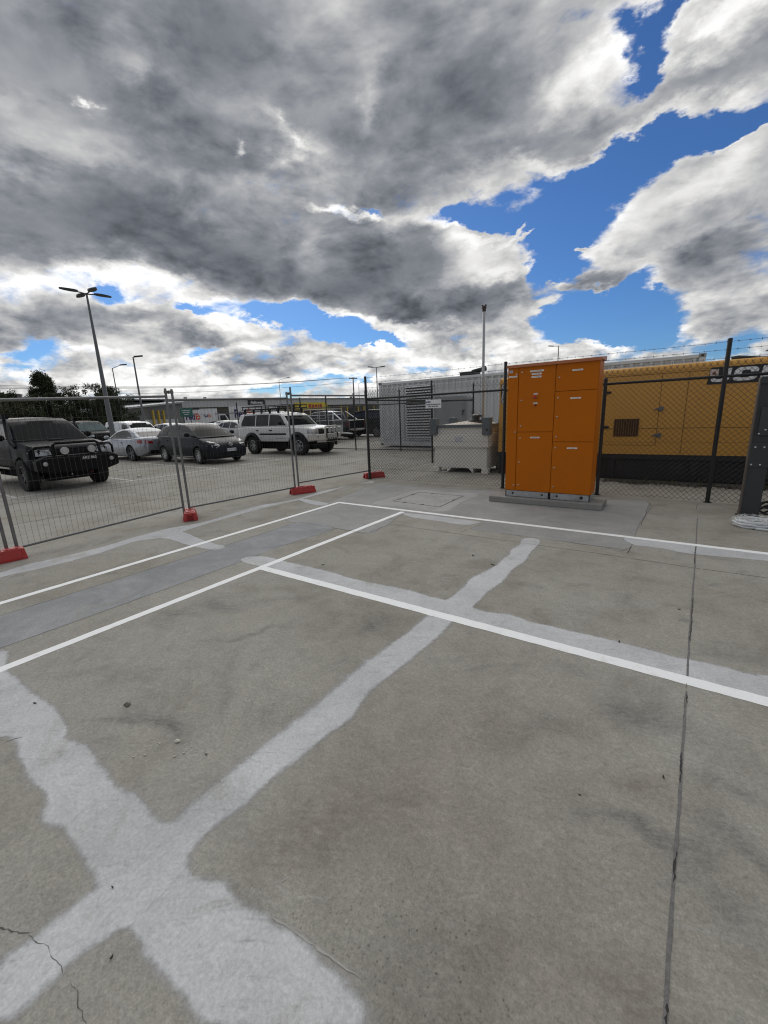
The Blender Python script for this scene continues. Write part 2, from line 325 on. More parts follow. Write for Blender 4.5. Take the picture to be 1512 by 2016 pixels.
def build_world():
    w = bpy.data.worlds.new('World'); sc.world = w; w.use_nodes = True; nt = w.node_tree; nt.nodes.clear()
    out = nn(nt, 'ShaderNodeOutputWorld'); tc = nn(nt, 'ShaderNodeTexCoord')
    nv = nn(nt, 'ShaderNodeVectorMath', operation='NORMALIZE'); lk(nt, tc.outputs['Generated'], nv.inputs[0]); d = nv.outputs[0]
    sp = nn(nt, 'ShaderNodeSeparateXYZ'); lk(nt, d, sp.inputs[0])
    zz = mathn(nt, 'ADD', mathn(nt, 'MAXIMUM', sp.outputs[2], 0.0), .45)
    inv = mathn(nt, 'DIVIDE', 1.0, zz)
    # flat cloud deck seen in perspective
    cx = nn(nt, 'ShaderNodeCombineXYZ'); lk(nt, mathn(nt, 'MULTIPLY', sp.outputs[0], inv), cx.inputs[0]); lk(nt, mathn(nt, 'MULTIPLY', sp.outputs[1], inv), cx.inputs[1])
    lk(nt, mathn(nt, 'MULTIPLY', sp.outputs[2], 1.6), cx.inputs[2]); p = cx.outputs[0]
    # ragged edges: push the bearing about before looking up the masses
    def warp(vec, src, scale, amp, det):
        t = nn(nt, 'ShaderNodeTexNoise'); t.inputs['Scale'].default_value = scale; t.inputs['Detail'].default_value = det; t.inputs['Roughness'].default_value = .62; lk(nt, src, t.inputs['Vector'])
        s1 = nn(nt, 'ShaderNodeVectorMath', operation='SUBTRACT'); lk(nt, t.outputs['Color'], s1.inputs[0]); s1.inputs[1].default_value = (.5, .5, .5)
        s2 = nn(nt, 'ShaderNodeVectorMath', operation='SCALE'); lk(nt, s1.outputs[0], s2.inputs[0]); lk(nt, mathn(nt, 'MULTIPLY', zz, amp), s2.inputs['Scale'])
        s3 = nn(nt, 'ShaderNodeVectorMath', operation='ADD'); lk(nt, vec, s3.inputs[0]); lk(nt, s2.outputs[0], s3.inputs[1]); return s3.outputs[0]
    dw = warp(d, p, 4.2, .20, 7)
    dens = None; lum = None
    for ib, (px, py, rx, ry, ang, cd_, cl) in enumerate(BLOBS):
        if ib % 20 == 19:                       # keeps the evaluation order of this long sum short on the shader stack
            cb = nn(nt, 'ShaderNodeCombineXYZ'); lk(nt, dens, cb.inputs[0])
            if lum is not None: lk(nt, lum, cb.inputs[1])
            ba = nn(nt, 'ShaderNodeVectorMath', operation='MULTIPLY_ADD'); lk(nt, cb.outputs[0], ba.inputs[0]); ba.inputs[1].default_value = (1e-7, 1e-7, 0); lk(nt, dw, ba.inputs[2]); dw = ba.outputs[0]
        c0 = ray(px, py).normalized()
        tx = (ray(px+20, py).normalized() - c0); k = tx.length/20; tx.normalize(); ty = c0.cross(tx).normalized(); 
        ty2 = ray(px, py+20).normalized() - c0; ky = ty2.length/20; ty = (ty2 - tx*ty2.dot(tx)).normalized()
        a = R(ang); ax = tx*math.cos(a) + ty*math.sin(a); ay = -tx*math.sin(a) + ty*math.cos(a); az = ax.cross(ay)
        mt = Matrix((ax, ay, az)).transposed(); e = mt.to_euler('XYZ')
        v = mapping(nt, dw, tuple(c0), tuple(e), (rx*k*1.35, ry*ky*1.35, 1.0))
        dt = nn(nt, 'ShaderNodeVectorMath', operation='DOT_PRODUCT'); lk(nt, v, dt.inputs[0]); lk(nt, v, dt.inputs[1])
        g = mathn(nt, 'POWER', .16, dt.outputs['Value'])
        if cd_: dens = mathn(nt, 'MULTIPLY_ADD', g, cd_, dens if dens is not None else 0.0)
        if cl: lum = mathn(nt, 'MULTIPLY_ADD', g, cl, lum if lum is not None else 0.0)
    n1 = noise(nt, p, 5.2, 10, .53, .2)
    # same billows a little nearer the sun: the difference lights the sunward rims
    off = nn(nt, 'ShaderNodeVectorMath', operation='ADD'); lk(nt, p, off.inputs[0]); off.inputs[1].default_value = (SUN.x*.028, SUN.y*.028, .026)
    n2 = noise(nt, off.outputs[0], 5.2, 8, .53, .2)
    rel = mathn(nt, 'SUBTRACT', n1, n2)
    n3 = noise(nt, p, 13, 8, .60, .4); n4 = noise(nt, p, 2.2, 5, .55, .3)
    dn = mathn(nt, 'ADD', mathn(nt, 'ADD', dens, .42), mathn(nt, 'ADD', mathn(nt, 'MULTIPLY', mathn(nt, 'SUBTRACT', n1, .5), 1.9), mathn(nt, 'MULTIPLY', mathn(nt, 'SUBTRACT', n3, .5), .9)))
    alpha = ramp(nt, dn, -.06, .46)
    thin = ramp(nt, dn, .95, .10)
    L = mathn(nt, 'MULTIPLY_ADD', ramp(nt, lum, -.6, -.05, -.17, 0, False), 1.0, mathn(nt, 'MULTIPLY_ADD', mathn(nt, 'MAXIMUM', lum, -.07), 1.0, .625))
    soft = mathn(nt, 'MULTIPLY_ADD', ramp(nt, dn, 1.5, .35), .80, .17)
    soft = mathn(nt, 'ADD', soft, ramp(nt, sp.outputs[2], .30, .06, 0, .50))          # bellies are smooth, rims are crisp
    L = mathn(nt, 'MULTIPLY_ADD', mathn(nt, 'MULTIPLY', rel, soft), 1.25, L)
    L = mathn(nt, 'MULTIPLY_ADD', mathn(nt, 'MULTIPLY', mathn(nt, 'SUBTRACT', n3, .5), soft), .26, L)
    L = mathn(nt, 'MULTIPLY_ADD', mathn(nt, 'SUBTRACT', n4, .5), .36, L)
    L = mathn(nt, 'MULTIPLY_ADD', thin, .15, L)
    L = mathn(nt, 'ADD', L, ramp(nt, sp.outputs[2], .24, .03, 0, .05))
    bk = nn(nt, 'ShaderNodeVectorMath', operation='DOT_PRODUCT'); lk(nt, d, bk.inputs[0]); bk.inputs[1].default_value = (-CF.x, -CF.y, -.1)
    L = mathn(nt, 'ADD', L, ramp(nt, bk.outputs['Value'], .05, .75, 0, -.07))      # unseen sky behind the viewer dimmed so faces towards the camera get less light
    L = mathn(nt, 'MAXIMUM', mathn(nt, 'MINIMUM', L, 1.06), .325)
    rad = mathn(nt, 'POWER', L, 2.25)
    tint = mixc(nt, ramp(nt, L, .35, .85), (.86, .945, 1.11), (1.0, .995, .985))
    cc = mixc(nt, 1.0, tint, rad, 'MULTIPLY')
    sky = nn(nt, 'ShaderNodeTexSky', sky_type='NISHITA'); sky.sun_disc = False; sky.sun_elevation = SUN_EL; sky.sun_rotation = SUN_ROT
    sky.altitude = 0; sky.air_density = 1.0; sky.dust_density = .3; sky.ozone_density = 2.0
    blue = mixc(nt, 1.0, sky.outputs[0], (.31, .52, .82), 'MULTIPLY')
    b1 = nn(nt, 'ShaderNodeBackground'); lk(nt, blue, b1.inputs[0]); b1.inputs[1].default_value = .088
    b2 = nn(nt, 'ShaderNodeBackground'); lk(nt, cc, b2.inputs[0]); b2.inputs[1].default_value = .88
    mx = nn(nt, 'ShaderNodeMixShader'); lk(nt, alpha, mx.inputs[0]); lk(nt, b1.outputs[0], mx.inputs[1]); lk(nt, b2.outputs[0], mx.inputs[2])
    lk(nt, mx.outputs[0], out.inputs[0])
    w.cycles.sampling_method = 'NONE'      # an even, low-contrast sky: cosine sampling is enough
build_world()
ld = bpy.data.lights.new('sun', 'SUN'); lo = bpy.data.objects.new('sun', ld); COL.objects.link(lo)
ld.energy = 1.5; ld.angle = R(80); ld.color = (1.0, .96, .90)
lo.rotation_euler = SUN.to_track_quat('Z', 'Y').to_euler()
sc.cycles.use_denoising = True; sc.cycles.filter_width = 1.15
sc.cycles.max_bounces = 6; sc.cycles.diffuse_bounces = 3; sc.cycles.glossy_bounces = 3; sc.cycles.transparent_max_bounces = 8


# ------------------------------------------------------------------ ground, patches, joints, markings
GM = ground_mat()
m = MB(); m.add([(-1500,-1500,0),(1500,-1500,0),(1500,1500,0),(-1500,1500,0)], [(0,1,2,3)]); struct(m.build('ground', GM))

def smooth_closed(P, step=.05, jit=.012):
    """Catmull-Rom through the outline, resampled, with a ragged rim"""
    n = len(P); out = []
    for i in range(n):
        p0, p1, p2, p3 = P[i-1], P[i], P[(i+1) % n], P[(i+2) % n]
        k = max(1, int((p2-p1).length/step))
        for j in range(k):
            t = j/k
            q = .5*((2*p1) + (p2-p0)*t + (2*p0-5*p1+4*p2-p3)*t*t + (3*p1-p0-3*p2+p3)*t*t*t)
            out.append(q)
    return [q + Vector((random.uniform(-jit, jit), random.uniform(-jit, jit))) for q in out]
def area2(P): return sum(P[i-1].x*P[i].y - P[i].x*P[i-1].y for i in range(len(P)))
def inside(P, q):
    c = False
    for i in range(len(P)):
        a, b = P[i-1], P[i]
        if (a.y > q.y) != (b.y > q.y) and q.x < (b.x-a.x)*(q.y-a.y)/(b.y-a.y) + a.x: c = not c
    return c
SHEETS = []
def sheet(name, px, z, mat, feather=.06, raw=False, step=.05, jit=.005):
    z *= .06
    P = [G(*p).xy for p in px]
    P = P if raw else smooth_closed(P, step, jit)
    if area2(P) < 0: P.reverse()
    bm = bmesh.new(); lay = bm.verts.layers.float.new('edge')
    outer = [bm.verts.new((q.x, q.y, z)) for q in P]
    bm.faces.new(outer)
    # slice into strips so the feather can be carried on vertices
    xs = [q.x for q in P]; ys = [q.y for q in P]
    cell = feather*1.0
    if not raw:
        for ax, lo_, hi_ in ((0, min(xs), max(xs)), (1, min(ys), max(ys))):
            t = lo_ + cell
            while t < hi_:
                co = [0, 0, 0]; co[ax] = t; no = [0, 0, 0]; no[ax] = 1
                bmesh.ops.bisect_plane(bm, geom=bm.verts[:]+bm.edges[:]+bm.faces[:], dist=1e-6, plane_co=co, plane_no=no); t += cell
    bm.normal_update()
    seg = [(P[i-1], P[i]) for i in range(len(P))]
    # distance to rim through a coarse bucket
    buck = {}
    for s_ in seg:
        buck.setdefault((int(s_[1].x//.2), int(s_[1].y//.2)), []).append(s_)
    for v in bm.verts:
        q = v.co.xy; best = feather*2; kx, ky = int(q.x//.2), int(q.y//.2)
        for ix in (-1, 0, 1):
            for iy in (-1, 0, 1):
                for a, b in buck.get((kx+ix, ky+iy), ()):
                    ab = b-a; t = max(0, min(1, (q-a).dot(ab)/max(ab.length_squared, 1e-12))); best = min(best, (q-a-ab*t).length)
        e = min(1.0, best/feather)
        for (P2, f2, m2) in SHEETS:                      # no fade where the same skim already lies underneath
            if m2 is mat and e < 1 and inside(P2, q):
                db = min((q-s0-(s1-s0)*max(0, min(1, (q-s0).dot(s1-s0)/max((s1-s0).length_squared, 1e-12)))).length for s0, s1 in ((P2[i-1], P2[i]) for i in range(len(P2))))
                e = max(e, min(1.0, db/f2))
        v[lay] = e
    SHEETS.append((P, feather, mat))
    for f in bm.faces:
        if f.normal.z < 0: f.normal_flip()
    me = bpy.data.meshes.new(name); bm.to_mesh(me); bm.free(); me.materials.append(mat)
    o = bpy.data.objects.new(name, me); COL.objects.link(o); return struct(o)

slab_m = patch_mat('newer_slab_concrete', (.262, .263, .257), (.325, .325, .315), .5, True, .35)
band_m = patch_mat('trench_infill_concrete', (.225, .235, .243), (.32, .329, .334), .4, True, .35)
pit_m = patch_mat('pit_surround_concrete', (.33, .33, .32), (.39, .39, .38), .4, True, .35)
skim_m = patch_mat('cement_skim', (.44, .447, .452), (.545, .551, .555), .6, False, .6)
skim2_m = patch_mat('thin_cement_skim', (.41, .417, .422), (.49, .497, .502), .6, False, .6)

sheet('concrete_slab', [(1279,989),(1260,1034),(1238,1082),(1180,1076),(1080,1062),(978,1049),(925,1041),(949,1027),(870,1018),(800,1011),(768,1032),(748,1041),(728,1050),(658,1040),(610,1032),(561,1024),(610,1007),(640,990),(690,972),(742,953),(820,958),(900,962),(990,966),(1090,975),(1190,983)], .004, slab_m, .05)
sheet('trench_infill', [(-160,1261),(0,1212.4),(187,1154),(400,1087.5),(500,1056),(588,1028),(658,1040),(560,1074),(400,1133),(187,1210),(0,1277),(-160,1334)], .008, band_m, .03)
sheet('pit_surround', [(733,991),(775,978),(820,965),(880,969),(943,973),(912,988),(875,1007),(800,999)], .008, pit_m, .03)
sheet('cement_patch', [(469,1102),(479,1097),(514,1094),(545,1099),(572,1106),(612,1115),(654,1125),(696,1138),(739,1147),(800,1159),(838,1170),(875,1179),(936,1196),(965,1204),(1005,1208),(1045,1222),(1084,1230),(1127,1241),(1180,1252),(1223,1263),(1284,1279),(1345,1294),(1390,1301),(1429,1311),(1469,1323),(1512,1327),(1580,1345),(1600,1404),(1512,1380),(1180,1292),(900,1219),(700,1166),(540,1124),(503,1115),(479,1109)], .016, skim_m, .05)
sheet('cement_patch', [(0,1278),(26,1280),(19,1302),(26,1323),(30,1320),(50,1340),(76,1363),(112,1386),(132,1409),(142,1432),(145,1449),(179,1459),(198,1482),(212,1505),(245,1545),(271,1555),(298,1581),(331,1610),(380,1680),(390,1722),(408,1714),(452,1730),(471,1754),(531,1790),(598,1833),(670,1897),(710,1937),(737,1976),(769,2016),(790,2050),(385,2050),(367,2016),(350,1983),(314,1950),(281,1914),(261,1874),(245,1837),(200,1780),(172,1732),(159,1712),(146,1697),(109,1644),(73,1627),(69,1607),(78,1571),(50,1543),(36,1512),(23,1485),(21,1462),(0,1455),(-70,1450),(-90,1300)], .012, skim_m, .065)
sheet('cement_patch', [(1023,1062),(1040,1058),(1060,1060),(1067,1069),(1047,1090),(1038,1106),(1013,1122),(1000,1140),(965,1167),(936,1196),(915,1212),(894,1228),(867,1257),(828,1289),(780,1328),(730,1368),(700,1415),(650,1450),(590,1500),(520,1555),(480,1600),(415,1640),(384,1690),(300,1780),(245,1837),(185,1880),(132,1917),(89,1963),(33,2016),(-30,2070),(-60,1930),(0,1870),(60,1831),(109,1791),(159,1758),(178,1743),(270,1670),(331,1610),(377,1565),(427,1528),(446,1505),(500,1470),(560,1425),(600,1395),(654,1350),(691,1318),(712,1299),(731,1291),(765,1265),(790,1250),(814,1230),(833,1214),(880,1178),(912,1151),(920,1140),(949,1125),(976,1111),(984,1101),(1000,1090),(1002,1082),(1018,1072)], .020, skim_m, .065)
sheet('cement_patch', [(-120,1165),(0,1127),(53,1111),(124,1095),(212,1073),(265,1057),(331,1040),(400,1027.5),(479,1004),(511,995),(585,982),(638,966),(717,950),(731,946),(737,950),(699,954),(640,970),(590,984.5),(559,991),(506,1004),(400,1034),(357,1048),(310,1060),(265,1067),(185,1093),(79,1120),(0,1138),(-120,1182)], .012, skim2_m, .035)
sheet('cement_patch', [(325,1046),(360,1046),(400,1062),(430,1071),(446,1074),(442,1079),(416,1083),(370,1074),(331,1062),(312,1059)], .0158, skim2_m, .04)
sheet('cement_patch', [(585,983),(607,983),(630,987),(649,991),(640,995),(625,995),(605,991)], .0158, skim2_m, .04)
sheet('cement_patch', [(792,1010),(830,1012),(880,1018),(925,1024),(949,1027),(935,1032),(915,1034),(890,1031),(860,1026),(825,1021),(800,1016)], .012, skim2_m, .035)
sheet('cement_patch', [(1231,1058),(1245,1073),(1271,1076),(1313,1082),(1345,1089),(1403,1095),(1512,1105),(1600,1113),(1600,1100),(1512,1090),(1372,1073)], .012, skim2_m, .035)

LP = paint_line_mat()
def strip_poly(a, b, w):
    a = Vector(a); b = Vector(b); n = Vector((-(b-a).y, (b-a).x)).normalized()*w/2
    return [a-n, b-n, b+n, a+n]
def bay_line(name, a, b, w, z=.024, mat=LP, rag=.0025):
    """painted strip with a slightly uneven rim"""
    z *= .06; a = Vector(a).xy; b = Vector(b).xy; d = (b-a); L = d.length; d.normalize(); n = Vector((-d.y, d.x)); k = max(2, int(L/.06)); vs = []
    for i in range(k+1):
        p = a + d*(L*i/k)
        for s in (-1, 1): q = p + n*(s*(w/2 + random.uniform(-rag, rag))); vs.append((q.x, q.y, z))
    m = MB(); m.add(vs, [(2*i, 2*i+1, 2*i+3, 2*i+2) for i in range(k)]); o = m.build(name, mat)
    for p in o.data.polygons:
        if p.normal.z < 0: p.flip()
    return struct(o)
LA = G(667, 989.2); LB = G(795, 1007); LD = G(518, 1118.6)
A0 = G(0, 1188); B0 = G(0, 1318.8)
dA = (LA-A0).normalized(); dB = (LB-B0).normalized()
C1 = G(1512, 1090.2); dC = (C1-LA).normalized(); D1 = G(1512, 1382); dD = (D1-LD).normalized()
bay_line('parking_line', A0-dA*2.5, LA, .083)
bay_line('parking_line', LA-dC*.03+Vector((0,0.0,0)), C1+dC*2.5, .083, .0242)
bay_line('parking_line', B0-dB*2.5, LB-dB*.03, .083, .0244)
bay_line('parking_line', LD, D1+dD*2.5, .094, .0246)

# control joints and cracks
jm = M('joint_sealant', (.14, .135, .13), .8, var=.45, vs=30, dirt=.6, dcol=(.2, .19, .175), bump=.4, bs=120)
cm = M('dark_crack', (.075, .07, .064), .9, var=.3, vs=20)  # plain dark tone of the cracks and control joint
def crack(name, pts, w, z=.0265, mat=cm, wob=.012, rag=.5, step=.05):
    z *= .06; P = [G(*p).xy for p in pts]; vs = []; pl = []
    for i in range(len(P)-1):
        k = max(1, int((P[i+1]-P[i]).length/step)); pl += [P[i].lerp(P[i+1], j/k) for j in range(k)]
    pl.append(P[-1]); off = 0
    for i, p in enumerate(pl):
        d = (pl[min(i+1, len(pl)-1)] - pl[max(i-1, 0)]).normalized(); n = Vector((-d.y, d.x)); off = off*.8 + random.uniform(-wob, wob)*.5
        e = w*(.5 if i not in (0, len(pl)-1) else .15)
        for s in (-1, 1): q = p + n*(off + s*e*(1+random.uniform(-rag, rag))); vs.append((q.x, q.y, z))
    m = MB(); m.add(vs, [(2*i, 2*i+1, 2*i+3, 2*i+2) for i in range(len(pl)-1)]); o = m.build(name, mat)
    for f in o.data.polygons:
        if f.normal.z < 0: f.flip()
    return struct(o)
crack('expansion_joint', [(1373,1019),(1369,1100),(1361,1200),(1352,1345)], .011, .0225, jm, .002, .25)
crack('expansion_joint', [(1352,1345),(1351,1356)], .008, .0265, jm, .002, .25)
crack('expansion_joint', [(1351,1360),(1345,1440),(1339,1540),(1328,1700),(1318,1860),(1309,2016),(1306,2070)], .0115, .0225, jm, .002, .25)
gap = M('joint_gap', (.03, .028, .027), .9)
for seg in ([(1364,1178),(1361,1225),(1358,1262)], [(1353,1368),(1352,1385)], [(1343,1482),(1341,1510),(1339,1541)], [(1330,1675),(1328,1705),(1326,1738)], [(1312,1975),(1309,2016),(1308,2050)], [(1369,1078),(1367,1110)]):
    crack('joint_gap', seg, .0055, .0268, gap, .004, .9, .012)
crack('control_joint', [(768,1032),(800,1037),(900,1051),(1000,1065),(1056,1073),(1180,1090),(1366,1118),(1512,1138),(1580,1147)], .006, .0252, cm, .004, .6)
crack('slab_crack', [(1280,990),(1272,1012),(1262,1034)], .008, .0268); crack('slab_crack', [(1244,1076),(1236,1090)], .010)
crack('slab_crack', [(1272,1011),(1330,1016),(1374,1020)], .004); crack('slab_crack', [(1374,992),(1373,1004)], .006)
crack('slab_crack', [(658,1040),(690,1045),(712,1051),(728,1050),(740,1043),(750,1039),(768,1032)], .007, wob=.03)
crack('slab_crack', [(588,1028),(620,1033),(661,1040)], .0045); crack('slab_crack', [(-100,1243),(0,1212.4),(187,1154),(400,1087.5),(588,1028)], .0045, wob=.003, rag=.3)
crack('slab_crack', [(-100,1312),(0,1277),(187,1210),(400,1133),(520,1089)], .0035, wob=.003, rag=.5); crack('slab_crack', [(560,1074),(610,1057),(658,1040)], .0045, wob=.003)
crack('slab_crack', [(1112,1066),(1145,1071),(1180,1076),(1238,1083)], .006, wob=.02); crack('slab_crack', [(984,1050),(1010,1053),(1045,1059)], .003)
crack('slab_crack', [(906,1049),(922,1041)], .007, wob=.02)
crack('slab_crack', [(-30,1818),(0,1826),(20,1832),(38,1837),(58,1838)], .0026, wob=.006, rag=1., step=.009); crack('slab_crack', [(58,1838),(78,1853),(92,1860),(101,1878),(117,1900),(126,1917)], .0014, wob=.006, rag=1., step=.009)
crack('slab_crack', [(137,1930),(150,1950),(154,1975),(161,1992),(160,2003),(166,2016),(172,2050)], .0014, wob=.006, rag=1., step=.009)
crack('slab_crack', [(545,1000),(592,1006)], .003); crack('slab_crack', [(685,980),(700,973),(720,967),(740,962)], .004, wob=.02)
crack('slab_crack', [(440,950),(470,958)], .004); crack('slab_crack', [(12,1460),(30,1454),(45,1450)], .007)
crack('slab_crack', [(733,991),(775,978),(820,965)], .003); crack('slab_crack', [(876,1007),(912,988),(943,973)], .003); crack('slab_crack', [(822,956),(880,962),(950,964)], .003)
scr = M('pale_scratch', (.34, .33, .305), .85, var=.25, vs=25)
# worn pale scrapes left by tyres and pallets
for pts, w in (([(575,1365),(600,1345),(640,1322),(685,1302)], .010), ([(535,1805),(560,1822),(610,1850),(660,1890),(710,1930)], .012), ([(525,1748),(575,1722)], .010), ([(1112,1110),(1180,1118),(1225,1126)], .006), ([(1270,1132),(1310,1150),(1350,1172)], .008), ([(800,1695),(803,1735)], .005),
    ([(905,1066),(922,1056)], .012), ([(1345,1175),(1400,1172),(1440,1168)], .010), ([(1210,1655),(1190,1690)], .005), ([(1340,1870),(1358,1897)], .006), ([(0,1655),(30,1648),(60,1632)], .006), ([(640,1095),(690,1106),(740,1118)], .004), ([(880,1072),(940,1082)], .004), ([(640,1780),(650,1740)], .004), ([(820,1450),(830,1470)], .003)):
    crack('pale_scrape', pts, w*.4, .0105 if pts[0][1] < 1790 or pts[0][1] > 1820 else .0255, scr, .006, 1., .02)

# car-park bay markings
XL = -12.78
wl = M('worn_line_paint', (.50, .50, .48), .8, var=.35, vs=9, dirt=.55, dcol=(.2, .19, .17))
bay_line('bay_line', (XL, -6, 0), (XL, 8.4, 0), .09, .006, wl, .01); bay_line('bay_line', (XL, 9.2, 0), (XL, 12.0, 0), .09, .006, wl, .01)
for v in (.3, 2.93, 5.6, 8.3, 11.1): bay_line('bay_line', (XL-.04, v, 0), (XL-5.2, v, 0), .09, .0062, wl, .01)

# ------------------------------------------------------------------ access pit cover
steel_e = M('rusty_steel_edge', (.045, .035, .03), .7, .3, .3, 12, .7, (.10, .055, .03))
lidc = patch_mat('pit_lid_concrete', (.215, .208, .195), (.26, .255, .24), .3, True, .35)
pc = [G(*p) for p in ((772,986.5),(826,968.5),(914,976.5),(866,998.5))]
cen = sum(pc, Vector())/4
t = thing('pit_cover', 'flush concrete pit lid in a dark rusty steel frame before the tank', 'pit cover', (cen.x, cen.y, 0))
q = [p-cen for p in pc]
def inset(k): return [Vector((p.x, p.y, 0))*k for p in q]
m = MB(); o_, i_ = inset(1.0), inset(.955)
vs = [(p.x, p.y, .0012) for p in o_] + [(p.x, p.y, .0012) for p in i_]
m.add(vs, [(k, (k+1) % 4, 4+(k+1) % 4, 4+k) for k in range(4)]); fr = m.build('steel_frame', steel_e, t)
m = MB(); 
for k in range(4):
    a = .25*k+.006; b = .25*k+.244
    A = [i_[0].lerp(i_[3], 0), i_[3]]
    l0 = i_[0].lerp(i_[3], 0)
    p0 = i_[0].lerp(i_[3], a); p1 = i_[0].lerp(i_[3], b); p2 = i_[1].lerp(i_[2], b); p3 = i_[1].lerp(i_[2], a)
    sgn = 1
    m.add([(p.x, p.y, zz) for zz in (.0002, .0015) for p in (p0*.99, p1*.99, p2*.99, p3*.99)], [(4,5,6,7),(0,1,5,4),(1,2,6,5),(2,3,7,6),(3,0,4,7)])
o = m.build('lid_panel', lidc, t)
for (k, s) in ((0, .2), (0, .7), (1, .3), (2, .4), (3, .35), (3, .75)):
    p = i_[k].lerp(i_[(k+1) % 4], s); m = MB(); m.blob((p.x, p.y, .001), (.035, .035, .004), 7, 0, .3); m.build('lifting_point', steel_e, t)

# ------------------------------------------------------------------ switchboard cabinet on its slab
con = M('cast_concrete', (.27, .262, .245), .88, 0, .16, 4, .55, (.15, .14, .12), .35, 90, spec=.25)
sl = MB(); sl.bx((-2.66, 6.985, 0), (-.86, 7.52, .10)); so = sl.build('concrete_plinth', con, bevel=.012)
tag(so, 'low concrete slab under the orange switchboard cabinet', 'concrete slab')
orange = M('orange_powdercoat', (.50, .132, .003), .5, 0, .05, 2.2, .14, (.34, .115, .012), .05, 220, ior=1.25)
red_roof = M('faded_red_paint', (.45, .155, .065), .45, 0, .07, 5)
galv = M('galvanised_steel', (.42, .43, .44), .42, .75, .2, 9, .35, (.20, .19, .18), .1, 50)
bolt_m = M('bright_bolt', (.62, .62, .62), .28, .9, .1); black_hole = M('dark_hole', (.012, .012, .012), .7)
white_l = M('white_label', (.80, .79, .76), .4, 0, .04, 40); ink = M('label_ink', (.06, .06, .07), .6)
lock_m = M('chrome_lock', (.68, .66, .62), .22, .95, .1)
CU0, CU1, CV0, CV1 = -2.405, -1.045, 7.075, 7.47
W = CU1-CU0
t = thing('switchboard_cabinet', 'tall orange steel switchboard cabinet with six doors on a concrete slab', 'electrical cabinet', (CU0, CV0, .10))
Hc = 2.135; dep = CV1-CV0
m = MB(); m.bx((0, .022, .112), (W, dep, Hc)); body = m.build('body', orange, t, bevel=.004)
# galvanised base in two channels
m = MB()
for a, b in ((.006, W*.545-.004), (W*.545+.004, W-.006)):
    m.bx((a, .012, 0), (b, .03, .108)); m.bx((a, .012, 0), (a+.02, dep-.01, .108)); m.bx((b-.02, .012, 0), (b, dep-.01, .108)); m.bx((a, dep-.02, 0), (b, dep-.005, .108)); m.bx((a, .012, 0), (b, .09, .01))
base = m.build('plinth_channel', galv, t, bevel=.003)
for x, r_ in ((.135, .017), (W*.545-.115, .017), (W*.545+.12, .017), (W-.13, .026)):
    m = MB(); m.lathe([(r_, 0), (r_, .003)], 14, Matrix.Translation((x, .0115, .062)) @ Matrix.Rotation(R(90), 4, 'X')); m.build('bolt_hole', black_hole, base)
    m = MB(); m.lathe([(.012, 0), (.012, .02), (.006, .024)], 6, Matrix.Translation((x+.02, .045, .012))); m.build('anchor_bolt', bolt_m, base)
# roof: shallow fall to the front with a folded lip, a little overhang
m = MB(); m.prism([(-.035, Hc-.012), (-.035, Hc+.034), (dep+.02, Hc+.075), (dep+.02, Hc+.004), (-.02, Hc+.004), (-.02, Hc-.012)], -.012, W+.028, 'x')
m.build('roof', red_roof, t, bevel=.003)
# doors: x0, x1, z0, z1 (m from the left foot), lock heights, label
c1, c2 = .178, W*.553
doors = [(.004, c1-.004, .116, Hc-.006, [(c1-.032, .205), (c1-.032, 1.10), (c1-.03, Hc-.11)]),
         (c1+.004, c2-.004, 1.105, Hc-.006, [(c1+.06, 1.20), (c1+.058, 1.61), (c1+.055, Hc-.085)]),
         (c1+.004, c2-.004, .116, 1.097, [(c1+.048, .215), (c1+.052, .60), (c1+.055, 1.0)]),
         (c2+.004, W-.006, 1.722, Hc-.006, [(c2+.055, 1.925)]),
         (c2+.004, W-.006, .947, 1.714, [(c2+.05, 1.025), (c2+.05, 1.335), (c2+.05, 1.62)]),
         (c2+.004, W-.006, .116, .939, [(c2+.045, .215), (c2+.047, .53), (c2+.05, .85)])]
dobs = []
for (x0, x1, z0, z1, locks) in doors:
    m = MB(); m.bx((x0, 0, z0), (x1, .0205, z1)); d = m.build('door', orange, t, bevel=.004); dobs.append(d)
    for (lx, lz) in locks:
        m = MB(); rot = Matrix.Translation((lx, 0, lz)) @ Matrix.Rotation(R(90), 4, 'X')
        m.lathe([(.013, 0), (.013, .004), (.010, .008), (.004, .0085)], 14, rot); m.bx((lx-.002, -.0092, lz-.008), (lx+.002, -.0082, lz+.008), 1); m.build('lock', [lock_m, black_hole], d)
def label_plate(par, xc, zc, w, h, words=1):
    m = MB(); m.bx((xc-w/2, -.0035, zc-h/2), (xc+w/2, -.0004, zc+h/2)); x = xc-w*.36
    while x < xc+w*.33:
        l = random.uniform(.006, .02); m.bx((x, -.0042, zc-h*.14), (min(x+l, xc+w*.38), -.0036, zc+h*.14), 1); x += l+.006
    return m.build('label_plate', [white_l, ink], par)
label_plate(dobs[0], .088, Hc-.145, .135, .024)
m = MB(); m.bx((.028, -.0035, Hc-.085), (.082, -.0004, Hc-.045)); m.bx((.034, -.0042, Hc-.072), (.076, -.0036, Hc-.058), 1); m.build('maker_plate', [M('silver_plate', (.55, .56, .58), .3, .5), M('plate_blue', (.10, .16, .30), .4)], dobs[0])
xm = (c1+c2)/2
label_plate(dobs[1], xm, Hc-.083, .215, .025); label_plate(dobs[1], xm-.003, Hc-.128, .152, .025); label_plate(dobs[1], xm-.004, Hc-.172, .152, .025)
label_plate(dobs[1], xm-.005, 1.702, .064, .022); label_plate(dobs[1], xm-.004, 1.556, .064, .022)
red = M('red_plastic', (.42, .02, .012), .35, 0, .05)
rot = lambda x, z: Matrix.Translation((x, 0, z)) @ Matrix.Rotation(R(90), 4, 'X')
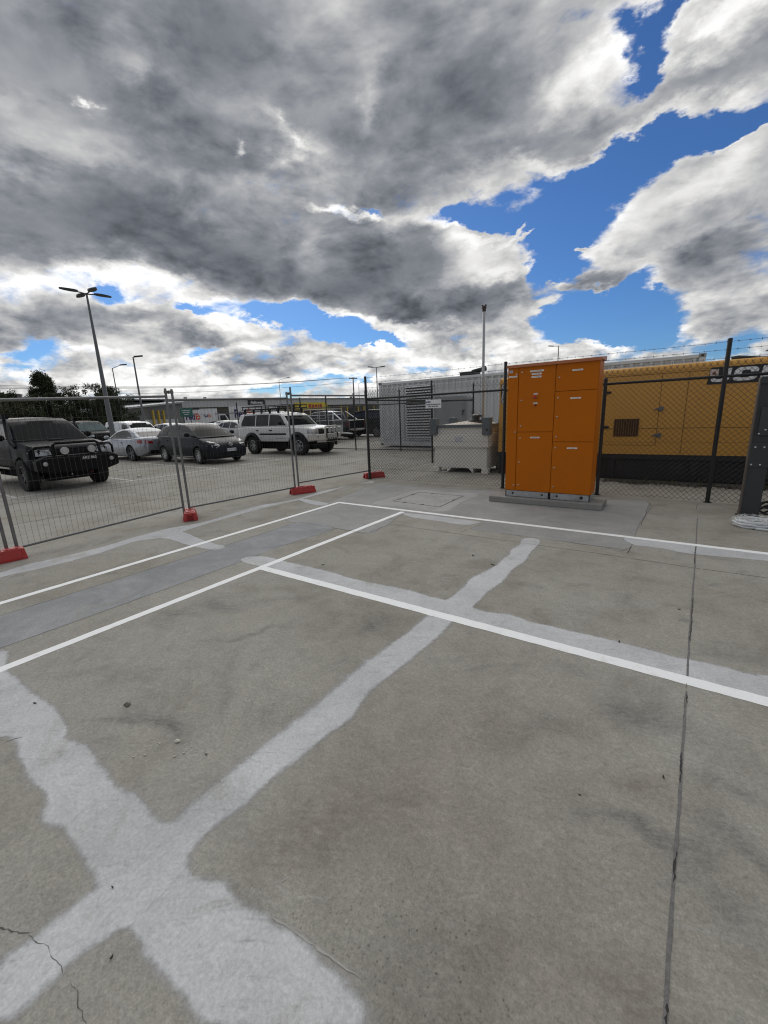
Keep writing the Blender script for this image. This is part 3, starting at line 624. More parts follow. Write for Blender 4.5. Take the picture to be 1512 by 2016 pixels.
m = MB(); m.lathe([(.026, 0), (.026, .006)], 20, rot(xm-.007, 1.654), 1); m.lathe([(.013, .006), (.013, .022), (.027, .026), (.027, .04), (.018, .046)], 20, rot(xm-.007, 1.654)); m.build('stop_button', [red, M('button_collar', (.55, .42, .06), .4)], dobs[1])
m = MB(); m.lathe([(.016, 0), (.016, .008), (.012, .018), (.005, .021)], 18, rot(xm-.002, 1.523)); m.build('indicator_lamp', M('dark_red_lens', (.11, .012, .01), .2), dobs[1])
label_plate(dobs[2], xm+.01, 1.012, .148, .022)
x2 = (c2+W)/2
label_plate(dobs[3], x2+.005, 2.015, .15, .022); label_plate(dobs[4], x2+.002, 1.607, .15, .022); label_plate(dobs[5], x2-.005, .846, .15, .022)

# ------------------------------------------------------------------ black chain-link compound fence
blk = M('black_powdercoat', (.012, .012, .013), .45, 0, .25, 6, .35, (.06, .055, .05))
wire_m = M('black_pvc_wire', (.014, .014, .015), .5, 0, .2, 10)
barb_m = M('weathered_barb_wire', (.10, .105, .11), .5, .6, .2, 10)
def chainlink(a, b, z0, z1, par, cell=.082, r=.0036, mat=wire_m, sag=.0, spikes=True):
    """woven diamonds between two ground points: zig-zag wires with a little depth where they hook"""
    a = Vector(a); b = Vector(b); d = (b-a); L = d.length; d.normalize(); nrm = Vector((-d.y, d.x, 0)); m = MB(); h = cell/2
    nz = int((z1-z0)/h); nx = int(L/h)
    for i in range(nx):
        pts = []
        for k in range(nz+1):
            off = h if ((k+i) % 2) else 0          # each wire zigs half a cell and hooks its neighbour
            p = a + d*(i*h + off + .004*math.sin(k*.7+i*.3)) + nrm*(r*(1 if off else -1)); pts.append((p.x, p.y, z0 + k*h + .004*math.sin(i*.9)))
        if spikes:
            e = Vector(pts[-1]); sg_ = 1 if ((nz+i) % 2) else -1; pts.append(tuple(e + d*(sg_*.018) + Vector((0, 0, .038))))
        m.tube(pts, r, 5, 0, False)
    # straining wires
    for z in (z0+.25, (z0+z1)/2-.12, z1-.06):
        pts = [(a + d*(L*j/12) + nrm*.006) + Vector((0, 0, z + .006*math.sin(j*2.1))) for j in range(13)]; m.tube(pts, .0022, 4)
    return m.build('chain_mesh', mat, par, fixn=False)
def barbwire(a, b, z, par, drop=.012):
    a = Vector(a); b = Vector(b); d = b-a; L = d.length; d.normalize(); m = MB(); n = int(L/.1); pts = []
    P = lambda x: a + d*x + Vector((0, 0, z - drop*math.sin(math.pi*(x/L))))
    m.tube([P(L*j/24) for j in range(25)], .0024, 5)
    x = .07
    while x < L:
        p = P(x); m.blob(p, (.010, .010, .007), 5)
        for k in range(2):
            v = Vector((random.uniform(-.4, .4), random.uniform(-1, 1), random.uniform(-1, 1))).normalized()*.018; m.tube([p-v, p+v], .0016, 3)
        x += .13
    return m.build('barbed_wire', barb_m, par)
def post(x, y, h, r=.03, name='post', mat=None, par=None, cap=True):
    m = MB(); m.lathe([(r*1.9, 0), (r*1.9, .008), (r, .01), (r, h-.02), (r*1.06, h-.02), (r*1.06, h), (r*.7, h+.008)] if cap else [(r, 0), (r, h)], 14, Matrix.Translation((x, y, 0))); return m.build(name, mat or blk, par, smooth=35)
def fence_run(label, P, posts, z_rail, z_mesh, barb, group, r=.03, rail_r=.021, spikes=True, cell=.082, wr=.0037, ph=2.46, botrail=False):
    a = Vector((*P[0], 0)); b = Vector((*P[-1], 0))
    t = thing('chain_link_fence', label, 'fence', (a.x, a.y, 0), 0, group)
    rel = lambda v: Vector(v) - a
    chainlink(rel(a), rel(b), .02, z_mesh, t, cell, wr, spikes=spikes)
    for (x, y, h) in posts: post(x-a.x, y-a.y, h, r, 'post', blk, t)
    m = MB(); m.tube([rel(a)+Vector((0, 0, z_rail)), rel(b)+Vector((0, 0, z_rail))], rail_r, 12); m.build('top_rail', blk, t, smooth=40)
    if botrail:
        m = MB(); m.tube([rel(a)+Vector((0, 0, .06)), rel(b)+Vector((0, 0, .06))], .018, 10); m.build('bottom_rail', blk, t, smooth=40)
    for z in barb: barbwire(rel(a), rel(b), z, t)
    return t
FV = 8.3
g_ = 'runs of black chain-link fence round the compound'
f1 = fence_run('black chain-link fence bay with a white sign left of the orange cabinet', [(-6.27, FV), (-2.87, FV)], [(-6.27, FV, 2.46)], 1.945, 2.12, (2.20, 2.32, 2.43), g_)
f2 = fence_run('black chain-link fence in front of the yellow generator with barbed wire above', [(-2.87, FV), (2.4, FV)], [(-2.87, FV, 2.46), (-1.12, FV, 2.02), (.48, FV, 2.46), (2.3, FV, 2.46)], 1.93, 2.12, (2.20, 2.32, 2.43), g_)
f3 = fence_run('black chain-link side fence running back beside the fuel tank', [(-6.30, FV+.1), (-6.33, 14.9)], [(-6.33, 11.7, 2.50), (-6.33, 14.9, 2.52)], 1.92, 2.05, (), g_, wr=.0027)
f4 = fence_run('black chain-link back fence behind the white four-wheel drive in front of the container', [(-22.5, 15.0), (-6.33, 15.0)], [(x, 15.0, 2.5) for x in (-9.62, -12.05, -13.7, -15.4, -18.0, -20.4)], 1.95, 2.05, (), g_, cell=.10, wr=.0022, botrail=True)
sg = thing('fence_sign', 'small white notice wired to the black chain-link fence', 'sign', (-4.43, FV-.035, 1.75))
m = MB(); m.bx((-.19, -.004, -.09), (.19, 0, .09)); m.build('board', M('white_sign_sheet', (.78, .79, .80), .35, 0, .04, 14, .15, (.5, .5, .5)), sg, bevel=.003)
text('lettering', 'FedEx', .06, M('sign_purple', (.06, .02, .16), .5), sg, face_mat((-.135, -.0045, .045), (0, -1, 0)), .0006, .002)
m = MB()
for zz, a, b in ((-.012, -.17, .17), (-.052, -.12, .11)):
    x = a
    while x < b: l = random.uniform(.02, .055); m.bx((x, -.0055, zz-.012), (min(x+l, b), -.0045, zz+.012)); x += l+.014
m.build('small_print', ink, sg)

# ------------------------------------------------------------------ temporary mesh fencing with red feet
tgal = M('worn_galvanised_tube', (.20, .20, .205), .42, .8, .25, 9, .4, (.13, .12, .11))
tw = M('galvanised_wire', (.10, .098, .095), .55, .6, .2, 9)
redp = M('red_moulded_plastic', (.40, .026, .022), .5, 0, .14, 5, .35, (.20, .06, .05), .2, 60)
FP = [Vector((-6.83, -.92)), Vector((-6.77, 1.40)), Vector((-6.71, 3.70)), Vector((-6.56, 6.09)), Vector((-6.30, 8.36))]
TG = 'temporary mesh fence panels'
tl = ['temporary wire mesh fence panel cut off by the left edge of the view', 'temporary wire mesh fence panel in front of the black utility', 'temporary wire mesh fence panel in front of the dark grey hatchback', 'temporary wire mesh fence panel meeting the black corner post']
for i in range(4):
    a, b = FP[i], FP[i+1]; d = (b-a); L = d.length; d.normalize(); ang = math.atan2(d.y, d.x)
    t = thing('mesh_fence_panel', tl[i], 'fence panel', (a.x, a.y, 0), ang, TG)
    x0, x1 = .05, L-.05; z0, z1 = .16 if i < 3 else .15, 2.02 - .012*i; r = .019
    (za, zb_), (ya, yb_) = [((1.90, 1.93), (.13, .12)), ((1.935, 1.995), (.12, .205)), ((1.94, 1.97), (.175, .15)), ((2.024, 2.026), (.23, .21))][i]
    zt_at = lambda x: za+(zb_-za)*(x-x0)/(x1-x0)
    zb_at = lambda x: ya+(yb_-ya)*(x-x0)/(x1-x0)
    
    for xx in (x0, x1): m = MB(); m.tube([(xx, 0, .02), (xx, 0, zt_at(xx)+.12+.045*(xx == x0))], r, 10); m.build('upright', tgal, t, smooth=40)
    m = MB(); m.tube([(x0, 0, za), (x1, 0, zb_)], r, 10); m.build('top_rail', tgal, t, smooth=40)
    m = MB(); m.tube([(x0, 0, ya), (x1, 0, yb_)], r*.9, 10); m.build('bottom_rail', tgal, t, smooth=40)
    m = MB(); n = int((x1-x0)/.0625)
    for k in range(1, n):
        x = x0+(x1-x0)*k/n; z0, z1 = zb_at(x), zt_at(x); m.tube([(x+.002*math.sin(k*1.7), .004, z0), (x+.006*math.sin(k*2.3+i), .004+.01*math.sin(k), (z0+z1)/2), (x, .004, z1)], .0014, 4, 0, False)
    for k in range(1, 7):
        z0, z1 = zb_at((x0+x1)/2), zt_at((x0+x1)/2); z = z0+(z1-z0)*k/7; m.tube([(x0, 0, z), (x0+(x1-x0)*.3, .002, z+.006*math.sin(k*3+i)), (x0+(x1-x0)*.7, .002, z-.006*math.sin(k*2)), (x1, 0, z)], .0014, 4, 0, False)
    m.build('wire_infill', tw, t, fixn=False)
# couplers joining neighbours
for i in (1, 2, 3):
    p = FP[i]; m = MB(); d = (FP[i+1]-FP[i-1]).normalized(); ang = math.atan2(d.y, d.x)
    t = None
    m.box((0, 0, 0), (.15, .016, .045), ang); m.box((0, 0, 0), (.022, .055, .05), ang); m.tube([(0, -.04, 0), (0, .04, 0)], .008, 6)
    o = m.build('fence_coupler', tgal, None, bevel=.004); o.location = (p.x, p.y, 2.06)
    tag(o, ['', 'steel coupler joining the two panels nearest the black utility', 'steel coupler joining the panels left of the grey hatchback', 'steel coupler joining the panels in front of the white four-wheel drive'][i], 'fence clamp', 'steel clamps joining the mesh panels')
def foot_mesh():
    m = MB(); L, w, h = .54, .225, .14
    # tapered block with a moulded recess at each end and a sunk top
    s1, s2 = .5, .36
    m.prism([(-w/2, 0), (-w/2, .035), (-w*.36, h), (w*.36, h), (w/2, .035), (w/2, 0)], -L/2+.05, L/2-.05, 'x')
    for e in (-1, 1):
        x0, x1 = e*(L/2-.05), e*L/2
        for sgn in (-1, 1):
            m.add([(x0, sgn*w/2, 0), (x1, sgn*w/2*.97, 0), (x1, sgn*w*.22, 0), (x0, sgn*w*.22, 0), (x0, sgn*w*.36, h), (x1-e*.02, sgn*w*.34, h*.95), (x1-e*.012, sgn*w*.15, h*.95), (x0, sgn*w*.15, h)], [(0,1,2,3),(4,5,6,7),(0,1,5,4),(1,2,6,5),(2,3,7,6),(3,0,4,7)])
        m.add([(x0, -w*.16, h*.62), (x1-e*.012, -w*.15, h*.62), (x1-e*.012, w*.15, h*.62), (x0, w*.16, h*.62), (x0, -w*.15, h), (x1-e*.018, -w*.15, h*.95), (x1-e*.018, w*.15, h*.95), (x0, w*.15, h)], [(0,1,2,3),(4,5,6,7),(0,1,5,4),(1,2,6,5),(2,3,7,6),(3,0,4,7)])
    m.bx((-L/2+.07, -w*.26, h), (-.06, w*.26, h+.008)); m.bx((.06, -w*.26, h), (L/2-.07, w*.26, h+.008)); m.bx((-.04, -.03, h), (.04, .03, h+.014))
    return m
fl = ['red plastic ballast block at the left edge of the view', 'red plastic ballast block left of the cement strip, second nearest', 'red plastic ballast block below the white four-wheel drive', 'red plastic ballast block beside the black corner post']
f0 = None
for i, (c, ang) in enumerate(((FP[1]+Vector((.05, -.16)), R(82)), (FP[2]+Vector((.05, .02)), R(150)), (FP[3]+Vector((.04, .12)), R(66)), (FP[4]+Vector((-.02, .18)), R(58)))):
    if f0 is None:
        f0 = foot_mesh().build('ballast_block', redp, None, bevel=.012); o = f0
    else:
        o = f0.copy(); COL.objects.link(o)
    o.location = (c.x, c.y, 0); o.rotation_euler = (0, 0, ang); tag(o, fl[i], 'ballast block', 'red plastic ballast blocks under the mesh panels')

# ------------------------------------------------------------------ fuel tank in the compound
cream = M('cream_tank_paint', (.76, .73, .67), .5, 0, .04, 3, .12, (.30, .27, .22))
lug = M('grey_lug_paint', (.135, .155, .165), .5, .2, .15, 6, .35, (.1, .09, .08))
TU0, TU1, TV0 = -5.36, -3.90, 10.05; TW = TU1-TU0; TD = 1.15
t = thing('fuel_tank', 'cream bunded fuel tank with grey lifting corners behind the chain-link fence', 'fuel tank', (TU0, TV0, 0))
m = MB(); m.bx((0, 0, .12), (TW, TD, .66)); m.bx((-.03, -.03, .64), (TW+.03, TD+.03, .665)); m.bx((-.035, -.035, .668), (TW+.035, TD+.035, 1.0)); m.bx((0, 0, 1.0), (TW, TD, 1.20)); m.build('body', cream, t, bevel=.012)
for x in (0, TW): 
    s = 1 if x == 0 else -1; m = MB()
    m.bx((x-s*.04, -.02, 0), (x+s*.13, .14, .125)); m.bx((x-s*.04, TD-.14, 0), (x+s*.13, TD+.02, .125))
    m.bx((x+s*.36, -.01, .01), (x+s*.39, TD, .118)); m.prism([(x+s*.39, .118), (x+s*.49, .118), (x+s*.39, .02)], .0, .04, 'y')
    m.bx((x+s*.13, -.01, .0), (x+s*.36, .02, .012)); m.build('pallet_foot', cream, t, bevel=.004)
for x in (0, TW):
    for y in (0, TD): m = MB(); m.box((x, y, 1.185), (.20, .20, .43)); m.build('lifting_corner', lug, t, bevel=.012)
m = MB(); m.bx((.1, -.05, 1.16), (TW-.1, -.02, 1.235)); m.bx((.1, TD+.02, 1.16), (TW-.1, TD+.05, 1.235)); m.bx((-.05, .1, 1.16), (-.02, TD-.1, 1.235)); m.bx((TW+.02, .1, 1.16), (TW+.05, TD-.1, 1.235)); m.build('rim_beam', lug, t, bevel=.005)
m = MB(); m.add([(.03, .03, 1.21), (TW-.03, .03, 1.21), (TW-.03, TD-.03, 1.21), (.03, TD-.03, 1.21), (TW*.5, TD*.35, 1.31), (TW*.5, TD*.65, 1.31)], [(0,1,4),(1,2,5,4),(2,3,5),(3,0,4,5)]); m.build('lid', M('cream_tank_lid', (.56, .50, .41), .5, 0, .08, 3, .3, (.3, .26, .2)), t)
m = MB(); m.lathe([(.15, 1.29), (.15, 1.33), (.08, 1.34), (.08, 1.40), (.13, 1.41), (.13, 1.45), (.05, 1.49)], 16, Matrix.Translation((TW*.66, TD*.45, 0))); m.bx((TW*.55, TD*.3, 1.28), (TW*.8, TD*.6, 1.31)); m.build('filler_cap', M('dark_grey_cast', (.06, .06, .06), .45, .5), t, smooth=35)
m = MB(); m.lathe([(.03, -.001), (.03, .003)], 14, Matrix.Translation((TW+.03, -.103, 1.10)) @ Matrix.Rotation(R(90), 4, 'X')); m.build('lug_hole', black_hole, t)
m = MB(); m.bx((.60, -.0385, .79), (.82, -.0355, .93)); m.build('faded_sticker', M('faded_sticker', (.56, .56, .62), .5, 0, .25, 20), t)
pv = PV(950, 828, 10.75)
t2 = thing('vent_pipe', 'tall galvanised vent pipe with a dark cowl standing behind the fuel tank', 'vent pipe', (pv.x, 10.75, 1.2))
Ht = PV(951.3, 613, 10.75).z - 1.2
m = MB(); m.tube([(0, 0, -1.2), (0, 0, Ht*.42)], .040, 14); m.tube([(0, 0, Ht*.42), (0, 0, Ht)], .034, 14); m.tube([(0, 0, Ht*.42-.05), (0, 0, Ht*.42+.03)], .048, 14); m.build('pipe', galv, t2, smooth=40)
m = MB(); m.lathe([(.04, Ht-.01), (.046, Ht), (.046, Ht+.06), (.058, Ht+.065), (.058, Ht+.12), (.03, Ht+.125)], 14); m.bx((-.06, -.012, Ht+.12), (-.03, .012, Ht+.15)); m.bx((.03, -.012, Ht+.12), (.06, .012, Ht+.15)); m.build('cowl', M('rusty_cowl', (.07, .055, .045), .6, .4, .2, 20), t2, smooth=35)

# ------------------------------------------------------------------ shipping container
cgrey = M('container_grey_paint', (.66, .675, .68), .5, .1, .07, 1.6, .40, (.24, .215, .19), spec=.4)
KU0, KU1, KV, KH, KZ = -11.78, .44, 16.6, 2.98, .08
t = thing('shipping_container', 'long pale grey corrugated container with louvres behind the compound fence', 'shipping container', (KU0, KV, KZ)); KL = KU1-KU0; kh = KH-KZ; kd = 2.44
def corr(x0, x1, z0, z1, y, pitch=.28, depth=.07):
    m = MB(); pts = []; x = x0
    while x < x1:
        for dx, dy in ((0, 0), (.07, 0), (.14-.03, depth), (.21, depth)):
            if x+dx < x1: pts.append((x+dx, y+dy))
        x += pitch
    pts.append((x1, y))
    vs = [(p[0], p[1], z) for p in pts for z in (z0, z1)]; m.add(vs, [(2*i, 2*i+2, 2*i+3, 2*i+1) for i in range(len(pts)-1)]); return m
m = corr(.15, KL-.15, .16, kh-.12, .03); m.bx((.15, .09, .16), (KL-.15, kd-.05, kh-.05)); m.build('side_wall', cgrey, t)
m = MB(); m.bx((0, 0, 0), (KL, .10, .16)); m.bx((0, 0, kh-.12), (KL, .08, kh-.02)); m.bx((0, kd-.1, 0), (KL, kd, .16)); m.bx((0, kd-.1, kh-.12), (KL, kd, kh-.02))
for x in (0, KL-.16): m.bx((x, -.004, 0), (x+.16, .16, kh)); m.bx((x, kd-.16, 0), (x+.16, kd+.004, kh)); m.bx((x, .16, 0), (x+.12, kd-.16, .15)); m.bx((x, .16, kh-.14), (x+.12, kd-.16, kh-.01))
m.build('frame', cgrey, t, bevel=.008)
m = MB(); m.bx((.12, .08, kh-.06), (KL-.12, kd-.08, kh-.03)); m.bx((.02, .16, .15), (.06, kd-.16, kh-.1)); m.bx((KL-.06, .16, .15), (KL-.02, kd-.16, kh-.1)); m.build('roof', cgrey, t)
for x in (0, KL-.178):
    for z in (0, kh-.118):
        m = MB(); m.bx((x-.006, -.01, z), (x+.184, .17, z+.124)); cc_ = m.build('corner_casting', M('casting_grey', (.34, .35, .35), .6, .2, .2, 10, .5, (.16, .12, .09)), t, bevel=.008)
        m = MB(); m.bx((x+.055, -.0125, z+.035), (x+.125, -.009, z+.085)); m.build('casting_hole', black_hole, cc_)
# louvre bank
lx0, lx1 = PV(800, 800, KV).x-KU0, PV(853, 800, KV).x-KU0
fr = MB(); fr.bx((lx0-.06, -.02, .28), (lx0, .03, kh-.2)); fr.bx((lx1, -.02, .28), (lx1+.06, .03, kh-.2)); fr.bx((lx0, -.02, .28), (lx1, .03, .34)); fr.bx((lx0, -.02, kh-.26), (lx1, .03, kh-.2)); fr = fr.build('louvre_frame', cgrey, t, bevel=.004)
m = MB(); m.bx((lx0, .0, .34), (lx1, .028, kh-.26), 1); nl = 20
for k in range(nl):
    z = .40+(kh-.70)*k/(nl-1); m.box(((lx0+lx1)/2, -.03, z), (lx1-lx0, .085, .010), 0, 0, R(40))
m.build('louvre_blades', [M('louvre_white', (.72, .72, .71), .5, 0, .08), black_hole], fr)
# personnel hatch with hinge and handle
hx0, hx1 = PV(857, 800, KV).x-KU0, PV(918, 800, KV).x-KU0
m = MB(); m.bx((hx0, -.012, .5), (hx1, .026, 2.10)); m.bx((hx0+.06, -.024, .58), (hx1-.06, -.0125, 2.02)); hd = m.build('hatch', M('hatch_grey', (.40, .415, .42), .5, .1, .1, 3, .4, (.15, .14, .13)), t, bevel=.006)
m = MB(); m.tube([(hx1-.17, -.05, 1.48), (hx1-.06, -.05, 1.50)], .03, 8); m.tube([(hx1-.17, -.05, 1.30), (hx1-.1, -.06, 1.48)], .022, 8); m.build('handle', M('dark_hardware', (.05, .05, .05), .5, .5), hd); m = MB(); m.bx((hx1+.25, -.03, 1.34), (hx1+.33, .03, 1.46)); m.build('lock_box', M('dark_hardware', (.05, .05, .05)), t)
ex = PV(925, 735, KV+1.0); m = MB(); m.bx((ex.x-KU0-.36, .75, kh-.03), (ex.x-KU0+.36, 1.3, kh+.16)); m.bx((ex.x-KU0-.40, .72, kh+.16), (ex.x-KU0+.36, 1.33, kh+.19)); m.tube([(ex.x-KU0+.1, 1.0, kh+.2), (ex.x-KU0+.5, 1.0, kh+.24), (ex.x-KU0+.72, 1.0, kh+.28)], [.07, .09, .11], 12); m.build('exhaust_box', M('sooty_steel', (.035, .035, .035), .6, .4, .3), t, bevel=.008)

# ------------------------------------------------------------------ yellow generator set
yel = M('generator_yellow', (.56, .285, .048), .5, 0, .05, 2.0, .22, (.30, .14, .03))
gblk = M('generator_black', (.014, .014, .015), .5, .1, .2, 4, .4, (.05, .045, .04))
EU0, EU1, EV, EZ, EH = -3.66, 2.3, 10.2, .55, 2.30; GL = EU1-EU0; gd = 1.7
t = thing('generator_set', 'yellow enclosed diesel generator on a black skid behind the chain-link fence', 'generator', (EU0, EV, 0))
# rounded long roof edge
prof = [(0, EZ), (0, EH-.10), (.012, EH-.06), (.04, EH-.025), (.09, EH), (gd-.09, EH), (gd-.04, EH-.025), (gd-.012, EH-.06), (gd, EH-.10), (gd, EZ)]
m = MB(); m.prism(prof, 0, GL, 'x'); can = m.build('canopy', yel, t, smooth=40)
def seam(x0, z0, x1, z1, w=.009):
    mm = MB(); mm.bx((min(x0, x1)-w/2, -.0035, min(z0, z1)-w/2), (max(x0, x1)+w/2, -.0005, max(z0, z1)+w/2)); return mm
sx1 = PV(1298, 800, EV).x-EU0; sx2 = PV(1350, 800, EV).x-EU0; m = MB()
for a in ((sx1, .74, sx1, 2.13), (sx2, .56, sx2, 2.13), (0, 2.135, GL, 2.135), (0, 1.08, GL, 1.08), (.9, .74, sx1, .74), (.35, .74, .35, 2.13), (sx2+1.6, .56, sx2+1.6, 2.13)):
    mm = seam(*a); m.add(mm.v, mm.f)
m.build('panel_seam', M('dark_seam', (.10, .05, .012), .8), t)  # panel joints drawn as dark brown strips
vx0, vx1 = PV(1209, 840, EV).x-EU0, PV(1257, 840, EV).x-EU0; vz0, vz1 = PV(1230, 859, EV).z, PV(1230, 825, EV).z
m = MB(); m.bx((vx0, -.006, vz0), (vx1, -.001, vz1), 1); n = 11
for k in range(n): 
    x = vx0+(vx1-vx0)*k/(n-1); m.bx((x-.006, -.016, vz0), (x+.006, -.006, vz1))
for k in range(18):
    z = vz0+(vz1-vz0)*k/17; m.bx((vx0, -.013, z-.003), (vx1, -.007, z+.003))
m.build('intake_grille', [M('grille_brown', (.17, .075, .015), .6), black_hole], t)
hw = M('black_hardware', (.03, .032, .035), .4, .5, .1)
for (px, py) in ((1198, 773), (1193, 841)):
    p = PV(px, py, EV); m = MB(); m.bx((p.x-EU0-.055, -.02, p.z-.022), (p.x-EU0+.055, -.001, p.z+.022)); m.tube([(p.x-EU0-.03, -.025, p.z), (p.x-EU0+.03, -.025, p.z)], .012, 8); m.build('hinge', hw, t, bevel=.003)
for (px, py) in ((1301, 805), (1296, 857)):
    p = PV(px, py, EV); x = p.x-EU0; m = MB(); m.bx((x-.02, -.022, p.z-.045), (x+.045, -.001, p.z+.045)); m.prism([(x-.02, p.z-.028), (x-.02, p.z+.028), (x-.13, p.z)], -.02, -.001, 'y'); m.build('door_latch', M('zinc_latch', (.16, .17, .17), .4, .7, .2), t, bevel=.004)
# maker's panel
p0, p1 = PV(1391, 757, EV), PV(1398, 724, EV)
jx = p0.x-EU0; m = MB(); m.prism([(jx, p0.z-.005), (jx+.035, p1.z+.0), (jx+1.16, p1.z+.0), (jx+1.125, p0.z-.005)], -.006, -.001, 'y'); lp = m.build('name_panel', gblk, t)
lw = M('letter_white', (.78, .78, .78), .5, 0, .05)
def poly_letters(par):
    zb, zt = p0.z+.035, p1.z-.03; h = zt-zb; mm = MB()
    def Q(pts, x0, w): mm.prism([(x0+a*w+(zb+b*h-p0.z)*.14, zb+b*h) for a, b in pts], -.0075, -.0062, 'y')
    x = jx+.05; w = .26
    Q([(.62,1),(.62,.28),(.54,.22),(.25,.22),(.2,.3),(-.05,.3),(.0,.1),(.18,0),(.8,0),(.95,.1),(1,.25),(1,1)], x, w)
    x += .31; w = .33
    Q([(1,.62),(1,.82),(.9,.95),(.75,1),(.22,1),(.08,.94),(0,.8),(0,.2),(.08,.06),(.22,0),(.75,0),(.9,.05),(1,.18),(1,.38),(.68,.38),(.68,.28),(.62,.22),(.38,.22),(.32,.28),(.32,.72),(.38,.78),(.62,.78),(.68,.72),(.68,.62)], x, w)
    x += .38; w = .36
    Q([(0,0),(0,1),(.85,1),(.97,.93),(1,.8),(1,.66),(.93,.54),(.86,.52),(.30,.52),(.30,.66),(.68,.66),(.68,.80),(.30,.80),(.30,.52),(.86,.5),(.95,.46),(1,.34),(1,.18),(.96,.05),(.85,0),(.30,0),(.30,.2),(.68,.2),(.68,.34),(.30,.34),(.30,.0)], x, w)
    return mm.build('lettering', lw, par, fixn=True)
poly_letters(lp)
p = PV(1406.5, 734, EV); m = MB(); m.bx((p.x-EU0-.062, -.010, p.z-.062), (p.x-EU0+.062, -.0078, p.z+.062)); m.prism([(p.x-EU0-.035, p.z-.035), (p.x-EU0+.04, p.z-.035), (p.x-EU0+.005, p.z+.035)], -.012, -.0101, 'y', 1); m.build('warning_sticker', [M('sticker_pink', (.62, .50, .44), .5), M('sticker_dark', (.20, .07, .05), .5)], lp)
# model number, one letter under another on a black strip at the left end
px_ = PV(990.5, 780, EV).x-EU0; zt_ = PV(990, 757, EV).z; zb_ = PV(990, 795, EV).z
m = MB(); m.bx((px_-.048, -.005, zb_), (px_+.048, -.001, zt_)); ns = m.build('model_strip', gblk, t)
for k, ch in enumerate('G170QX'): text('lettering', ch, .10, lw, ns, face_mat((px_, -.0062, zt_-.055-(zt_-zb_-.09)*k/5), (0, -1, 0)), .0005, .003)
m = MB(); m.bx((.02, .06, .02), (GL, gd-.06, .44)); m.bx((-.04, .0, .44), (GL+.04, gd, .548)); m.bx((0, .02, .0), (.14, .2, .44)); 
for x in (1.0, 2.45, 3.9): m.bx((x, .01, .02), (x+.12, .06, .44))
m.build('skid', gblk, t, bevel=.006)
m = MB(); ep = PV(1460, 708, EV+.6); m.tube([(ep.x-EU0-.15, .6, EH+.03), (ep.x-EU0-.05, .6, EH+.05), (ep.x-EU0+.3, .6, EH+.02), (ep.x-EU0+.55, .6, EH+.03)], [.06, .05, .025, .02], 10); m.build('lifting_shackle', gblk, t, smooth=40)
m = MB(); m.lathe([(.12, 0), (.12, .12), (.28, .13), (.05, .26)], 16, Matrix.Translation((PV(1512, 705, EV+.5).x-EU0+.22, .5, EH))); m.build('exhaust_cowl', gblk, t, smooth=35)
# fuel-line cabinet behind the tank end
t = thing('fuel_cabinet', 'small ochre fuel cabinet between the cream tank and the generator', 'cabinet', (-3.62, 10.62, 0))
m = MB(); m.bx((-.16, .0, .88), (.12, .5, 1.12)); m.bx((-.18, -.02, 1.125), (.14, .52, 1.15)); m.build('body', M('ochre_paint', (.40, .20, .03), .5, 0, .12), t, bevel=.008)
m = MB(); m.tube([(-.12, .06, 0), (-.12, .06, .88)], .025, 8); m.tube([(.08, .06, 0), (.08, .06, .88)], .025, 8); m.tube([(-.12, .44, 0), (-.12, .44, .88)], .025, 8); m.tube([(.08, .44, 0), (.08, .44, .88)], .025, 8); m.build('leg', gblk, t)
m = MB(); m.bx((-.12, .02, .52), (.06, .2, .84)); m.build('reel_housing', M('dull_red_paint', (.22, .02, .015), .5, 0, .1), t, bevel=.02)
m = MB(); m.tube([(.0, .02, .50), (-.06, -.05, .35), (-.04, -.04, .18), (.03, -.02, .02)], .018, 8); m.build('hose', M('black_rubber_hose', (.015, .015, .016), .6), t)

# weeds and litter line under the generator
dk = M('weed_green', (.055, .06, .025), .8, 0, .3, 20); m = MB()
for k in range(150):
    x = random.uniform(-1.2, 2.2); y = 9.9 + random.uniform(-.25, .12)
    for j in range(5):
        a = random.uniform(0, 6.28); h = random.uniform(.02, .10)*(1.8 if -.05 < math.sin(x*7) < .4 else 1); d = Vector((math.cos(a), math.sin(a), 0))*h*.7; s = Vector((-d.y, d.x, 0)).normalized()*.007; b0 = Vector((x, y, 0)); b1 = b0+d+Vector((0, 0, h)); m.add([b0-s, b0+s, b1], [(0,1,2)])
o = m.build('weeds', dk, None, fixn=False); o['kind'] = 'stuff'; o['label'] = 'dry weeds growing along the foot of the generator'; o['category'] = 'weeds'
m = MB(); P = []
for k in range(40): P.append(Vector((-1.25 + 3.7*k/39, 9.78 + .10*math.sin(k*.7) + random.uniform(-.06, .06))))
vs = []
for p in P: vs += [(p.x, p.y, .006), (p.x, 11.9, .006)]
m.add(vs, [(2*i, 2*i+1, 2*i+3, 2*i+2) for i in range(39)])
struct(m.build('dirt_strip', M('dark_dirt', (.075, .066, .055), .95, 0, .35, 3, .4, (.04, .035, .03), .6, 40), None))  # dark ground sheet with a ragged front edge, running back under the generator

